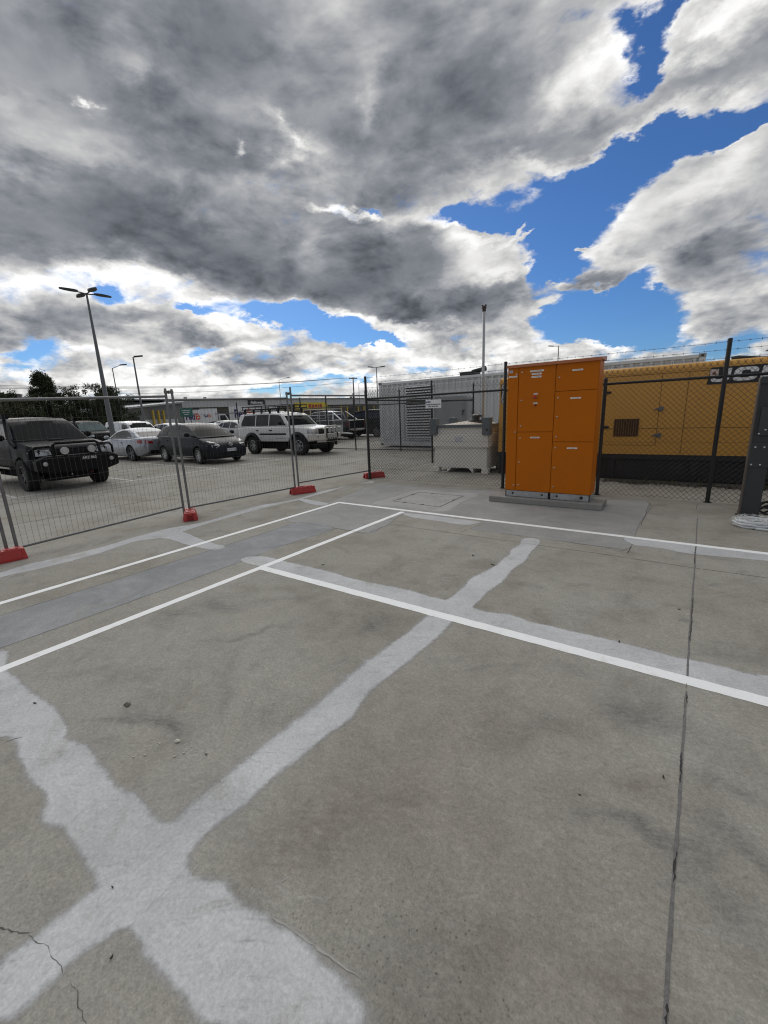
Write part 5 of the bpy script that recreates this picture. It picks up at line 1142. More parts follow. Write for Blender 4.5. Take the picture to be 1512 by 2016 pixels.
WAGON = dict(name='four_wheel_drive', paint=white_paint, sec=SEC_BOX, sharp=28,
  plan=[(2.36,.74),(2.28,.84),(2.0,.89),(1.0,.905),(-2.2,.90),(-2.42,.87),(-2.48,.82)], top=[(2.36,1.0),(2.32,1.08),(2.1,1.135),(1.15,1.205),(.9,1.215),(-2.3,1.225),(-2.48,1.2)], bot=[(2.36,.66),(2.1,.56),(-2.1,.56),(-2.48,.68)],
  wheel=(.395,.27,1.56), axles=(1.56,-1.41), arch=.50, wkind='mud5', nsp=6, rimk=.58, steer=(R(8), 0),
  belt=1.21, cabin=[(1.12,1.19),(.62,1.66),(.46,1.74),(-.5,1.84),(-2.0,1.82),(-2.30,1.75),(-2.46,1.21)], cabw=(.865,.72), bow=.05, cabbevel=.05,
  ws=[(-.78,1.25),(.78,1.25),(.68,1.70),(-.68,1.70)], rw=[(-.66,1.30),(.66,1.30),(.60,1.70),(-.60,1.70)],
  sidewin=[[(.86,1.26),(.50,1.64),(.36,1.70),(-.22,1.73),(-.22,1.26)],[(-.28,1.26),(-.28,1.735),(-1.12,1.74),(-1.12,1.26)],[(-1.18,1.26),(-1.18,1.74),(-1.98,1.72),(-2.16,1.40),(-2.16,1.26)]],
  doors=[[(.90,.60),(.90,1.19),(-.24,1.19),(-.24,.60)],[(-.27,.60),(-.27,1.19),(-1.15,1.19),(-1.15,.95),(-.92,.60)]], mirror=(.72,1.32), mirmat=blackp, handlemat=blackp,
  panels=[('headlight',[(.50,.90),(.80,.88),(.82,1.06),(.52,1.06)],'front2',lens,.01),('indicator',[(2.12,.90),(2.12,1.06),(2.30,1.04),(2.30,.90)],'side',lens,.008),('grille',[(-.46,.86),(.46,.86),(.46,1.08),(-.46,1.08)],'front',blackp,.012),('side_moulding',[(.88,.86),(.88,.93),(-.86,.93),(-.86,.86)],'side',blackp,.014),('tail_light',[(.74,.80),(.86,.80),(.86,1.15),(.74,1.15)],'rear2',redl,.01),('side_decal',[(.80,.70),(.80,.735),(.18,.735),(.18,.70)],'side',M('faded_decal', (.45,.45,.46), .5),.009)])
t, bv = vehicle(WAGON, 'white boxy four-wheel drive with roof rack, bull bar and black wheel-arch flares', 'four-wheel drive', (-14.66, 13.35), R(0), 'cars in the front row')
for ax in WAGON['axles']:
    for s in (-1, 1):
        m = MB(); pts = [(ax+.53*math.cos(R(a)), s*.905, .395+.53*math.sin(R(a))) for a in range(-8, 189, 14)]
        inn = [(ax+.475*math.cos(R(a)), .395+.475*math.sin(R(a))) for a in range(-8, 189, 14)]; out_ = [(ax+.585*math.cos(R(a)), .395+.585*math.sin(R(a))) for a in range(-8, 189, 14)]
        vs = []
        for (a_, b_), (c_, d_) in zip(inn, out_): vs += [(a_, s*.985, b_), (c_, s*.925, d_), (c_, s*.86, d_), (a_, s*.86, b_)]
        k = len(inn); m.add(vs, [(4*i+j, 4*i+(j+1) % 4, 4*(i+1)+(j+1) % 4, 4*(i+1)+j) for i in range(k-1) for j in range(4)] + [(0,1,2,3), (4*k-4,4*k-3,4*k-2,4*k-1)]); m.build('arch_flare', blackp, t, smooth=35)
barw = M('bar_cream_alloy', (.52, .50, .45), .4, .2, .08, 5, .3, (.3, .27, .22))
m = MB(); m.prism([(2.30, -.94), (2.62, -.62), (2.70, -.45), (2.70, .45), (2.62, .62), (2.30, .94), (2.18, .94), (2.18, -.94)], .62, .86, 'z'); m.prism([(2.38, -.62), (2.64, -.40), (2.64, .40), (2.38, .62)], .52, .62, 'z'); bb = m.build('bull_bar', barw, t, bevel=.02)
m = MB(); m.tube([(2.66, -.38, .84), (2.66, -.37, 1.10), (2.65, -.31, 1.16), (2.65, .31, 1.16), (2.66, .37, 1.10), (2.66, .38, .84)], .042, 10)
for s in (-1, 1): m.tube([(2.62, s*.40, 1.06), (2.60, s*.48, 1.10), (2.52, s*.74, 1.09), (2.44, s*.80, 1.03), (2.42, s*.80, .84)], .028, 8)
m.build('hoop', barw, bb, smooth=50)
for y in (-.20, .04, .27):
    m = MB(); rt = Matrix.Translation((2.74, y, 1.0)) @ Matrix.Rotation(R(90), 4, 'Y'); m.lathe([(.05, -.09), (.10, -.04), (.118, 0), (.118, .02)], 18, rt, 0); m.lathe([(.11, .015), (.105, .03), (.05, .036)], 18, rt, 1); m.build('driving_light', [blackp, M('clear_lamp_cover', (.42, .42, .41), .2, .1, .15, 20)], bb, smooth=40)
m = MB()
for k in range(6): m.bx((2.655, -.30+.11*k, .545), (2.71, -.25+.11*k, .70))
m.build('cooling_slot', black_hole, bb)
for s in (-1, 1):
    m = MB(); m.box((2.55, s*.70, .765), (.02, .19, .07), s*-.72+0); m.build('bar_lamp', M('bar_lamp_lens', (.10, .07, .04), .25), bb); m = MB(); m.bx((2.69, s*.34-.03, .70), (2.715, s*.34+.03, .88)); m.build('buffer_strip', blackp, bb)
plate(t, 2.708, .02, .79, '', M('plate_grey', (.40, .42, .45), .4), plate_b)
m = MB()
for x in (.30, -.25, -.80, -1.35, -1.95): m.tube([(x, -.70, 1.98), (x, .70, 1.98)], .016, 6); m.bx((x-.03, -.74, 1.78), (x+.03, -.66, 1.98)); m.bx((x-.03, .66, 1.78), (x+.03, .74, 1.98))
for s in (-1, 1):
    m.tube([(.62, s*.72, 1.99), (-2.15, s*.72, 1.99)], .02, 6); m.tube([(.62, s*.72, 2.12), (-2.15, s*.72, 2.12)], .018, 6)
    for k in range(7): m.tube([(.60-.45*k, s*.72, 1.98), (.60-.45*k, s*.72, 2.12)], .016, 6)
for x in (.62, -2.15): m.tube([(x, -.72, 1.99), (x, .72, 1.99)], .02, 6); m.tube([(x, -.72, 2.12), (x, .72, 2.12)], .018, 6)
for y in (-.45, -.2, .05, .3, .5): m.tube([(.62, y, 2.0), (-2.15, y, 2.0)], .012, 5)
m.build('roof_rack', blackp, t)
m = MB(); m.bx((.80, .05, 1.215), (1.05, .40, 1.25)); m.build('bonnet_scoop', blackp, t, bevel=.01)

# rows behind ----------------------------------------------------------------
UTE2 = dict(UTE); UTE2['steer'] = (0, 0); UTE2['wsmat'] = glass_mat('painted_reflection_windscreen', (.10, .13, .13), .06)  # pale glass colour stands in for sky reflected in this windscreen
t, bv = vehicle(UTE2, 'dark utility with snorkel parked behind the silver coupe', 'ute', (-31.2, 11.35), R(0), 'cars in the rows behind')
snorkel(t, blackp)
m = MB(); m.prism([(-1.25, 1.24), (-1.25, 1.80), (-1.5, 1.84), (-2.4, 1.82), (-2.62, 1.30)], -.74, .74, 'y'); m.build('canopy', black_paint, t, bevel=.05)
m = MB(); m.tube([(2.0, .6, 1.1), (2.0, .6, 2.2)], .008, 4); m.tube([(2.0, .6, 2.18), (2.0, .6, 2.34)], .05, 6); m.build('aerial', blackp, t)
VAN = dict(name='van', paint=white2, sec=SEC_BOX, plan=[(2.35,.72),(2.25,.84),(1.8,.90),(0,.92),(-2.2,.92),(-2.4,.88)], top=[(2.35,.95),(2.3,1.05),(2.0,1.12),(1.5,1.2),(1.0,1.22),(-2.4,1.22)], bot=[(2.35,.35),(2.1,.28),(-2.2,.3),(-2.4,.4)],
  wheel=(.34,.22,1.58), axles=(1.45,-1.4), wkind='road', nsp=7, belt=1.2, cabin=[(1.75,1.18),(1.05,1.78),(.8,1.86),(-.5,1.95),(-2.2,1.92),(-2.38,1.2)], cabw=(.87,.76),
  ws=[(-.78,1.25),(.78,1.25),(.70,1.80),(-.70,1.80)], rw=[(-.68,1.3),(.68,1.3),(.62,1.75),(-.62,1.75)], sidewin=[[(1.42,1.28),(.95,1.70),(.30,1.76),(.30,1.28)]], doors=[[(1.3,.5),(1.3,1.2),(.2,1.2),(.2,.5)]], mirror=(1.2,1.36), mirmat=blackp,
  panels=[('headlight',[(.52,.82),(.80,.84),(.80,1.02),(.55,1.0)],'front2',lens,.01),('grille',[(-.4,.7),(.4,.7),(.4,.9),(-.4,.9)],'front',blackp,.01)])
vn, _b = vehicle(VAN, 'white van parked right of the dark utility with the snorkel', 'van', (-32.0, 14.6), R(0), 'cars in the rows behind'); vn.scale = (1, 1, .90)
H2 = dict(HATCH); H2['paint'] = M('pale_grey_car_paint', (.42, .43, .44), .3, .3, .05, 3); H2['mirror'] = (.8, 1.06); H2['name'] = 'hatchback_car'
vehicle(H2, 'pale grey hatchback right of the white van, partly hidden by the coupe', 'hatchback', (-29.5, 16.3), R(0), 'cars in the rows behind')
S2 = dict(COUPE); S2['paint'] = M('silver_blue_car_paint', (.30, .33, .36), .28, .5, .06, 3); S2['name'] = 'sedan_car'
vehicle(S2, 'light silver sedan glimpsed left of the grey hatchback roof', 'sedan', (-27.5, 17.9), R(0), 'cars in the rows behind')
vehicle(dict(HATCH, paint=white2), 'white wagon-like hatchback seen over the roof of the grey hatchback', 'hatchback', (-34.0, 24.2), R(0), 'cars in the rows behind')
vehicle(dict(HATCH, paint=M('white_hatch_paint', (.60, .61, .62), .3, 0, .04, 3)), 'white hatchback tucked between grey hatchback and white four-wheel drive', 'hatchback', (-25.2, 18.7), R(0), 'cars in the rows behind')
vehicle(dict(COUPE, paint=maroon, name='sedan_car'), 'maroon sedan left of the white four-wheel drive', 'sedan', (-36.5, 27.4), R(0), 'cars in the rows behind')
vehicle(dict(HATCH, paint=black_paint), 'black hatchback behind the white sport utility', 'hatchback', (-39.5, 27.2), R(0), 'cars in the rows behind')
vehicle(dict(COUPE, paint=M('white_sedan_paint', (.58, .59, .60), .3, 0, .04, 3), name='sedan_car'), 'white sedan far behind the pale grey hatchback', 'sedan', (-36.0, 21.3), R(0), 'cars in the rows behind')
UTE3 = dict(UTE, paint=M('charcoal_car_paint', (.022, .025, .028), .3, .2, .15, 3, coat=.5))
t, bv = vehicle(UTE3, 'dark utility with chrome sports bar seen from behind, right of the white four-wheel drive', 'ute', (-19.95, 21.75), R(180), 'cars beyond the back fence')
for s in (-1, 1):
    m = MB(); m.tube([(-1.20, s*.62, 1.80), (-1.30, s*.70, 1.74), (-2.05, s*.80, 1.26)], .038, 8); m.tube([(-1.26, s*.66, 1.76), (-1.28, s*.78, 1.26)], .038, 8); m.build('sports_bar', chrome, t, smooth=50)
m = MB(); m.bx((-2.62, -.78, 1.265), (-1.2, .78, 1.285)); m.build('tonneau_cover', blackp, t)
SUV = dict(VAN, paint=black_paint, name='sport_utility', cabin=[(1.25,1.18),(.65,1.68),(.45,1.76),(-.5,1.86),(-2.15,1.80),(-2.38,1.2)], ws=[(-.76,1.25),(.76,1.25),(.66,1.70),(-.66,1.70)], sidewin=[[(.95,1.28),(.55,1.62),(-.1,1.70),(-.1,1.28)],[(-.16,1.28),(-.16,1.70),(-2.0,1.68),(-2.1,1.28)]], mirror=(.85,1.32))
vehicle(SUV, 'black sport utility seen from behind between corner post and container', 'sport utility', (-18.6, 24.6), R(180), 'cars beyond the back fence')
# caged trailer behind the white four-wheel drive
cp = D(637, 850, 26.0); t = thing('cage_trailer', 'galvanised cage trailer behind the bonnet of the white four-wheel drive', 'trailer', (cp.x, cp.y, 0), R(10))
m = MB(); m.bx((-.9, -.8, .55), (.9, .8, .62)); m.bx((-.9, -.8, .62), (-.86, .8, 1.0)); m.bx((.86, -.8, .62), (.9, .8, 1.0)); m.bx((-.9, -.8, .62), (.9, -.76, 1.0)); m.bx((-.9, .76, .62), (.9, .8, 1.0)); m.build('tray', galv, t, bevel=.01)
m = MB()
for x in (-.88, -.3, .3, .88):
    for y in (-.78, .78): m.tube([(x, y, 1.0), (x, y, 1.95)], .022, 6)
for z in (1.3, 1.62, 1.95):
    for y in (-.78, .78): m.tube([(-.88, y, z), (.88, y, z)], .015, 6)
    for x in (-.88, .88): m.tube([(x, -.78, z), (x, .78, z)], .015, 6)
m.build('cage', galv, t)
m = MB(); m.bx((-.7, -.6, .62), (.3, .6, 1.45)); m.build('load', M('dark_load', (.05, .05, .05), .7, 0, .3, 5), t, bevel=.04)
for s in (-1, 1): wheel('road', .315, .205, t, 0, s*.92)
m = MB(); m.tube([(.9, -.4, .58), (2.0, 0, .5)], .03, 6); m.tube([(.9, .4, .58), (2.0, 0, .5)], .03, 6); m.build('drawbar', galv, t)

# ------------------------------------------------------------------ delivery trucks, warehouse, lamps, trees
fx_p = M('lettering_purple', (.045, .012, .13), .5); fx_o = M('lettering_orange', (.62, .075, .01), .5)
def box_truck(label, c, rz, L, H, txt, size, cab=True, zb=1.0, both=True, seam=0.0, sx=.74):
    t = thing('delivery_truck', label, 'delivery truck', (c.x, c.y, 0), rz, 'white delivery trucks before the warehouse'); w = 2.4
    m = MB(); m.bx((-L/2, -w/2, zb), (L/2, w/2, H)); bx_ = m.build('cargo_box', M('truck_white', (.66, .67, .68), .45, 0, .04, 1.2, .2, (.4, .38, .35)), t, bevel=.05)
    m = MB(); m.bx((-L/2-.01, -w/2-.01, H-.10), (L/2+.01, w/2+.01, H+.02)); m.build('roof_rail', M('truck_rail', (.45, .46, .47), .4, .4), bx_)
    if txt:
        f = face_mat((seam, -w/2-.012, zb+(H-zb)*.52), (0, -1, 0))
        a = text('lettering', 'Fed', size, fx_p, bx_, f @ Matrix.Translation((-.01, 0, 0)), .004, size*.035, 'RIGHT', 0, sx)
        b = text('lettering', 'Ex', size, fx_o, bx_, f @ Matrix.Translation((.03, 0, 0)), .004, size*.035, 'LEFT', 0, sx)
    m = MB(); m.bx((-L/2, -.45, .6), (L/2+1.6, .45, zb-.02)); m.build('chassis', under, t)
    if cab:
        m = MB(); m.prism([(L/2+.12, .55), (L/2+.12, 2.55), (L/2+1.2, 2.5), (L/2+1.75, 1.55), (L/2+1.82, .55)], -1.05, 1.05, 'y'); cb = m.build('cab', M('truck_white', (.66, .67, .68)), t, bevel=.06)
        m = MB(); m.add([(L/2+1.26, -.92, 2.42), (L/2+1.26, .92, 2.42), (L/2+1.775, .95, 1.56), (L/2+1.775, -.95, 1.56)], [(0,1,2,3)]); m.build('windscreen', gl_ws, cb)
        for s in (-1, 1): m = MB(); m.prism([(L/2+.35, 1.55), (L/2+.35, 2.35), (L/2+1.15, 2.35), (L/2+1.5, 1.55)], s*1.052, s*1.062, 'y'); m.build('side_window', gl_dark, cb)
        for s in (-1, 1): m = MB(); m.bx((L/2+1.80, s*.75-.15, .85), (L/2+1.84, s*.75+.15, 1.05)); m.build('headlight', lens, cb)
    for x in ((-L/2+1.2, L/2+.9) if cab else (-L/2+.8, -L/2+1.9)):
        for s in (-1, 1): wheel('truck', .46, .28, t, x, s*1.0, 0, 8, .6)
    return t
vdir = lambda ang: ang
def facing(p, extra=0): return math.atan2(p.y, p.x) - math.pi/2 + extra
pA = D(500, 815, 66); pB = D(383, 815, 82); pC = D(411, 815, 78)
box_truck('white delivery truck with big lettering left of the white four-wheel drive', pA, facing(pA, R(-4)), 6.6, 3.5, 'FedEx', 1.62, seam=-.88)
box_truck('white delivery trailer half hidden behind the green sign', pB, facing(pB, R(-4)), 3.2, 3.45, 'FedEx', 1.42, False, seam=.12)
box_truck('small white delivery truck right of the half-hidden trailer', pC, facing(pC, R(0)), 2.7, 3.5, 'FedEx', .62, True, seam=-.15)
gs = D(367, 812, 70); t = thing('direction_sign', 'green direction sign with white lines of lettering before a trailer', 'sign', (gs.x, gs.y, 0), facing(gs))
m = MB(); m.bx((-.85, -.03, gs.z-.62), (.85, .03, gs.z+.58)); m.build('board', M('sign_green', (.02, .13, .10), .5), t, bevel=.02)
m = MB()
for z, w in ((.28, .6), (.0, .5), (-.30, .3)):
    x = -w
    while x < w: l = random.uniform(.08, .2); m.bx((x, -.045, gs.z+z-.07), (min(x+l, w), -.031, gs.z+z+.07)); x += l+.05
m.build('sign_lettering', M('sign_white', (.62, .64, .64), .5), t)
m = MB(); m.tube([(-.5, .06, 0), (-.5, .06, gs.z+.5)], .05, 8); m.tube([(.5, .06, 0), (.5, .06, gs.z+.5)], .05, 8); m.build('sign_post', M('sign_pole', (.03, .035, .035), .5), t)

# long warehouse: a straight front running away to the right
bA, bB = D(345, 815, 112), D(760, 805, 150)
bA.z = bB.z = 0; d = (bB-bA); BL = d.length; ang = math.atan2(d.y, d.x)
t = thing('warehouse', 'long grey warehouse with white fascia and dark loading docks beyond the carpark', 'warehouse', (bA.x, bA.y, 0), ang)
roofz = 6.65
fas = M('fascia_pale_grey', (.46, .47, .47), .5, .1, .06, .6, .3, (.3, .3, .29)); wallm = M('warehouse_wall_dark', (.085, .08, .065), .7, 0, .25, .4, .4, (.04, .04, .035)); roofm = M('metal_roof_grey', (.16, .165, .17), .5, .3, .12, .5)
m = MB(); m.bx((-14, .6, 0), (BL+60, 40, roofz-.5)); m.build('wall', wallm, t)
m = MB(); m.bx((-2, 0, roofz-1.9), (BL+60, .55, roofz-.15)); m.build('fascia', fas, t)
m = MB(); m.prism([(-.4, roofz-.15), (-.4, roofz+.10), (20, roofz+1.2), (41, roofz-.2)], -16, BL+61, 'x'); m.build('roof', roofm, t)
for k in range(9):
    x = 3+k*7.2; m = MB(); m.bx((x, .54, 0), (x+3.6, .60, 3.6)); m.build('dock_door', M('dock_dark', (.02, .02, .022), .5), t)
    for xx in (x-.7, x+4.0): m = MB(); m.bx((xx, .35, 0), (xx+.45, .52, 4.4)); m.build('dock_column', M('safety_yellow', (.52, .36, .03), .5, 0, .15, 2), t)
p = D(503, 791, 120); q = t.matrix_world.inverted() if False else None
def on_front(px, py):
    """where the bearing meets the warehouse front"""
    r_ = ray(px, py); n = Vector((-math.sin(ang), math.cos(ang), 0)); k = (bA-EYE).dot(n)/r_.dot(n); P = EYE + r_*k; rel = P-bA
    return rel.dot(Vector((math.cos(ang), math.sin(ang), 0))), P.z
x, z = on_front(505, 792.5)
m = MB(); m.bx((x-2.5, -.18, z-.75), (x+2.2, -.02, z+.75)); s_ = m.build('name_board', M('sign_black', (.012, .012, .012), .5), t); text('lettering', 'Fellowes', 1.0, M('sign_white_letter', (.66, .66, .66), .5), s_, face_mat((x-.1, -.19, z), (0, -1, 0)), .01, .03, 'CENTER', .2, 1.0)
x0, z0 = on_front(580, 799.5); x1, _ = on_front(644, 797)
m = MB(); m.bx((x0, -.16, z0-1.2), (x1, -.03, z0+.95)); s_ = m.build('banner', M('banner_yellow', (.60, .47, .04), .5, 0, .08, .8), t)
m = MB(); xx = x0+(x1-x0)*.40
while xx < x1-(x1-x0)*.22: l = random.uniform(.5, 1.1); m.box((xx+l/2, -.19, z0-.1+random.uniform(-.1, .1)), (l, .03, random.uniform(.7, 1.1))); xx += l+.2
m.build('banner_lettering', M('banner_red', (.40, .05, .02), .5), s_)
for (px, w) in ((372, .6), (411, .6), (700, .5)):
    x, z = on_front(px, 785); m = MB(); m.bx((x-w/2, 2, roofz), (x+w/2, 2.6, roofz+.62)); m.build('roof_vent', M('vent_dark', (.07, .07, .07), .6), t)
# older shed with yellow columns to the left
pS = D(328, 820, 100); pL = D(232, 820, 92); pS.z = pL.z = 0; d2 = pS-pL; a2 = math.atan2(d2.y, d2.x)
t = thing('storage_shed', 'low grey shed with yellow columns and a light skillion roof left of the warehouse', 'shed', (pL.x, pL.y, 0), a2); SL = d2.length
zl, zrr = D(232, 803, 92).z, D(328, 790, 100).z
m = MB(); m.prism([(0, 0), (0, zl-.4), (SL+6, zrr-.2), (SL+6, 0)], 1.0, 14, 'y'); m.build('wall', M('shed_wall', (.17, .17, .165), .7, 0, .2, .5, .4, (.08, .08, .07)), t)
m = MB(); m.prism([(-.3, zl-.4), (-.3, zl-.1), (SL+6.5, zrr+.15), (SL+6.5, zrr-.2)], 0, 14.5, 'y'); m.build('roof', M('shed_roof', (.30, .31, .32), .45, .3, .1, .5), t)
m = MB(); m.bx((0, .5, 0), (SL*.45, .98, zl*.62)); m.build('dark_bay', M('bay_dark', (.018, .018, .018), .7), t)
m = MB(); m.bx((SL*.58, .85, 1.0), (SL+4, .98, 2.2), 0); m.build('white_panel', M('panel_white', (.50, .51, .52), .5), t)
for px in (303, 315, 326):
    s = (px-232)/(328-232)*SL; m = MB(); m.bx((s-.16, .3, 0), (s+.16, .62, 4.0)); m.build('column', M('safety_yellow', (.52, .36, .03)), t)
# pale building behind the trees at far left
p0 = D(-60, 800, 95); p1 = D(45, 800, 95); p0.z = p1.z = 0; dd = p1-p0
t = thing('far_building', 'pale grey flat-roofed building behind the trees at the far left', 'building', (p0.x, p0.y, 0), math.atan2(dd.y, dd.x))
m = MB(); m.bx((0, 0, 0), (dd.length, 12, D(20, 779, 95).z)); m.build('wall', M('pale_wall', (.30, .31, .32), .6, 0, .1, .4), t); m = MB(); m.bx((-.2, -.2, D(20, 779, 95).z), (dd.length+.2, 12.2, D(20, 779, 95).z+.25)); m.build('parapet', M('parapet_grey', (.22, .22, .23), .6), t)
# boundary hedge-dark fence line behind the carpark
h0 = D(-80, 830, 62); h1 = D(238, 820, 68); h0.z = h1.z = 0; dd = h1-h0
t = thing('boundary_fence', 'dark boundary fence behind the parked cars under the trees', 'fence', (h0.x, h0.y, 0), math.atan2(dd.y, dd.x))
m = MB(); m.bx((0, 0, 0), (dd.length, .06, 2.3)); m.build('panel', M('dark_slats', (.03, .03, .028), .7, 0, .3, 2), t); m = MB()
for k in range(12): m.bx((dd.length*k/11-.05, -.08, 0), (dd.length*k/11+.05, 0, 2.45)); 
m.build('rail_posts', M('dark_post', (.02, .02, .02), .7), t)

# lamps -----------------------------------------------------------------------
pole_m = M('weathered_pole', (.135, .145, .15), .5, .3, .18, 3, .3, (.08, .075, .07)); lamp_m = M('lamp_housing', (.03, .032, .034), .45, .2, .1)
def column(t, h, r0, r1, mat=None):
    m = MB(); m.lathe([(r0*1.8, 0), (r0*1.8, .04), (r0, .05), (r1, h)], 14); m.build('pole', mat or pole_m, t, smooth=40)
Lp = D(170, 577, 28); t = thing('light_pole', 'tall tapered light pole with four flat oval lamp heads above the dark utility', 'light pole', (Lp.x, Lp.y, 0), facing(Lp)); column(t, Lp.z, .15, .045)
for k, (a, L) in enumerate(((R(22), .88), (R(112), .88), (R(202), .88), (R(292), .88))):
    c, s = math.cos(a), math.sin(a); m = MB(); m.tube([(0, 0, Lp.z-.05), (c*.42, s*.42, Lp.z+.0)], .03, 8)
    N = 16; vs = []
    for zz in (-.035, .035):
        for i in range(N):
            u, v = math.cos(2*math.pi*i/N), math.sin(2*math.pi*i/N); x_, y_ = .36+.42+.42*u, .155*v*(1-.25*u); vs.append((c*x_-s*y_, s*x_+c*y_, Lp.z+.02+zz))
    m.add(vs, [tuple(range(N)), tuple(range(2*N-1, N-1, -1))] + [(i, (i+1) % N, N+(i+1) % N, N+i) for i in range(N)]); m.build('lamp_head', lamp_m, t, smooth=40)
def street_light(label, px, py, dist, arm, rise, grp='street lights beyond the carpark', heads=1, r=.07):
    p = D(px, py, dist); t = thing('street_light', label, 'street light', (p.x, p.y, 0), facing(p), grp); h = p.z; column(t, h, r*1.3, r*.7)
    for s in ((1,) if heads == 1 else (-1, 1)):
        m = MB(); m.tube([(0, 0, h-.05), (s*arm, 0, h+rise)], r*.5, 6); m.build('arm', pole_m, t)
        m = MB(); m.box((s*(arm+math.copysign(.3, arm)), 0, h+rise+.04), (.75, .3, .12), 0, 0, 0, -s*math.copysign(.12, arm)); m.build('lamp_head', lamp_m, t, bevel=.03)
street_light('street light with a rising arm, left of two behind the tall pole', 221, 724.5, 60, .85, .35)
street_light('street light with a short flat head, right of two behind the tall pole', 262, 703.5, 46, .12, .06, r=.085)
street_light('street light with a long arm above the white four-wheel drive', 549, 748, 90, 1.5, .35, r=.06)
street_light('twin-headed street light rising left of the container', 741, 723, 62, .55, .02, heads=2, r=.075)
street_light('thin street light far left of the corner post', 706, 755, 140, 1.6, .6, r=.08)
street_light('street light poking above the orange cabinet roof', 1100, 680.5, 70, -.75, .0, r=.08)
pp = D(695, 744, 118); t = thing('power_pole', 'timber power pole with a crossarm left of the corner post', 'power pole', (pp.x, pp.y, 0), facing(pp)); column(t, pp.z+.2, .2, .14, M('grey_timber', (.10, .085, .07), .8, 0, .2, 2))
m = MB(); m.bx((-1.15, -.08, pp.z-.25), (1.15, .08, pp.z-.05)); m.build('crossarm', M('grey_timber', (.10, .085, .07)), t)
for x in (-1.0, -.45, .45, 1.0): m = MB(); m.lathe([(.06, pp.z-.05), (.09, pp.z+.02), (.04, pp.z+.12)], 8, Matrix.Translation((x, 0, 0))); m.build('insulator', lamp_m, t)
pw = M('cable_black', (.03, .03, .03), .6)
for k, (dy, dx) in enumerate(((0, -1.0), (.0, -.45), (.0, .45), (4.5, 0))):
    e = t.matrix_world @ Vector((dx, 0, 0)); a = Vector((pp.x + dx, pp.y + dx*.5, pp.z+.1 - (1.2 if k == 3 else 0))); b = D(-300, 752 + 4*k + (8 if k == 3 else 0), 100); pts = []
    for i in range(25):
        s = i/24; q_ = a.lerp(b, s); q_.z -= 1.4*math.sin(math.pi*s); pts.append(q_)
    m = MB(); m.tube(pts, .028, 4); o = m.build('power_line', pw); tag(o, 'thin black overhead cable strung from the power pole across the left sky', 'power line', 'overhead power lines')

# trees -----------------------------------------------------------------------
bark = M('tree_bark', (.05, .042, .034), .9, 0, .3, 4)
def leaf_mat(name, c1, c2):
    m = bpy.data.materials.new(name); m.use_nodes = True; nt = m.node_tree; b = nt.nodes['Principled BSDF']; tc = nn(nt, 'ShaderNodeTexCoord')
    n1_ = noise(nt, tc.outputs['Object'], .9, 4, .7); n2_ = noise(nt, tc.outputs['Object'], 7, 2, .6)
    c = mixc(nt, ramp(nt, n1_, .35, .65), c1, c2); c = mixc(nt, 1.0, c, ramp(nt, n2_, .3, .7, .6, 1.4, False), 'MULTIPLY'); lk(nt, c, b.inputs['Base Color']); b.inputs['Roughness'].default_value = .65; b.inputs['Specular IOR Level'].default_value = .25; return m
def tree(label, px, py_top, dist, half_w, shape, lm, n, lean=0.0, leaf=.22, seed=1, low=.6):
    rnd = random.Random(seed); p = D(px, py_top, dist); H = p.z; t = thing('tree', label, 'tree', (p.x, p.y, 0), facing(p), 'trees beyond the carpark')
    m = MB(); m.tube([(0, 0, 0), (.06, 0, H*.3), (lean*.4, .05, H*.65), (lean, 0, H*.93)], [.22, .18, .10, .03], 8)
    limbs = []
    for k in range(26):
        f = rnd.uniform(.14, .95); z = low + (H-low)*f; a = rnd.uniform(0, 6.283)
        w = shape(f)*half_w*rnd.uniform(.55, 1.08); tip = Vector((lean*f + w*math.cos(a), w*math.sin(a)*.9, z + w*rnd.uniform(.05, .5))); b0 = Vector((lean*f*f*.8, 0, max(.4, z-w*.35))); limbs.append((b0, tip)); m.tube([b0, b0.lerp(tip, .5)+Vector((0, 0, .1)), tip], [.06, .04, .012], 5)
    m.build('trunk', bark, t, smooth=50)
    cl = []
    for (b0, tip) in limbs:
        for k in range(7): q_ = b0.lerp(tip, rnd.uniform(.35, 1.08)); cl.append((q_, rnd.uniform(.28, .62)*half_w*.34))
    for k in range(60):
        f = rnd.uniform(.0, .98); w = shape(f)*half_w*math.sqrt(rnd.random()); a = rnd.uniform(0, 6.283); cl.append((Vector((lean*f+w*math.cos(a), w*math.sin(a), low+(H-low)*f)), rnd.uniform(.2, .5)*half_w*.32))
    m = MB()
    for k in range(n):
        c, r = cl[rnd.randrange(len(cl))]; dv = Vector((rnd.gauss(0, 1), rnd.gauss(0, 1), rnd.gauss(0, .8))); dv = dv.normalized()*r*rnd.random()**.45; q_ = c+dv
        if q_.z > H*1.02 or q_.z < .2: continue
        s = leaf*rnd.uniform(.6, 1.5); u = Vector((rnd.gauss(0, 1), rnd.gauss(0, 1), rnd.gauss(0, .8)+.5)).normalized(); v = u.orthogonal(); v.rotate(Matrix.Rotation(rnd.uniform(0, 6.28), 3, u)); v *= .32
        m.add([q_-u*s*.5, q_+v*s*.5, q_+u*s*.6, q_-v*s*.5], [(0,1,2,3)])
    m.build('crown', lm, t, fixn=False)
    return t
lmA = leaf_mat('conifer_green', (.022, .032, .014), (.045, .058, .024)); lmB = leaf_mat('broadleaf_green', (.026, .036, .016), (.052, .066, .028)); lmC = leaf_mat('dull_shrub_green', (.045, .050, .024), (.075, .080, .040))
cone = lambda f: (1-f)**1.15*1.0 + .05
egg = lambda f: math.sin(math.pi*min(.97, .18+.80*f))**.8
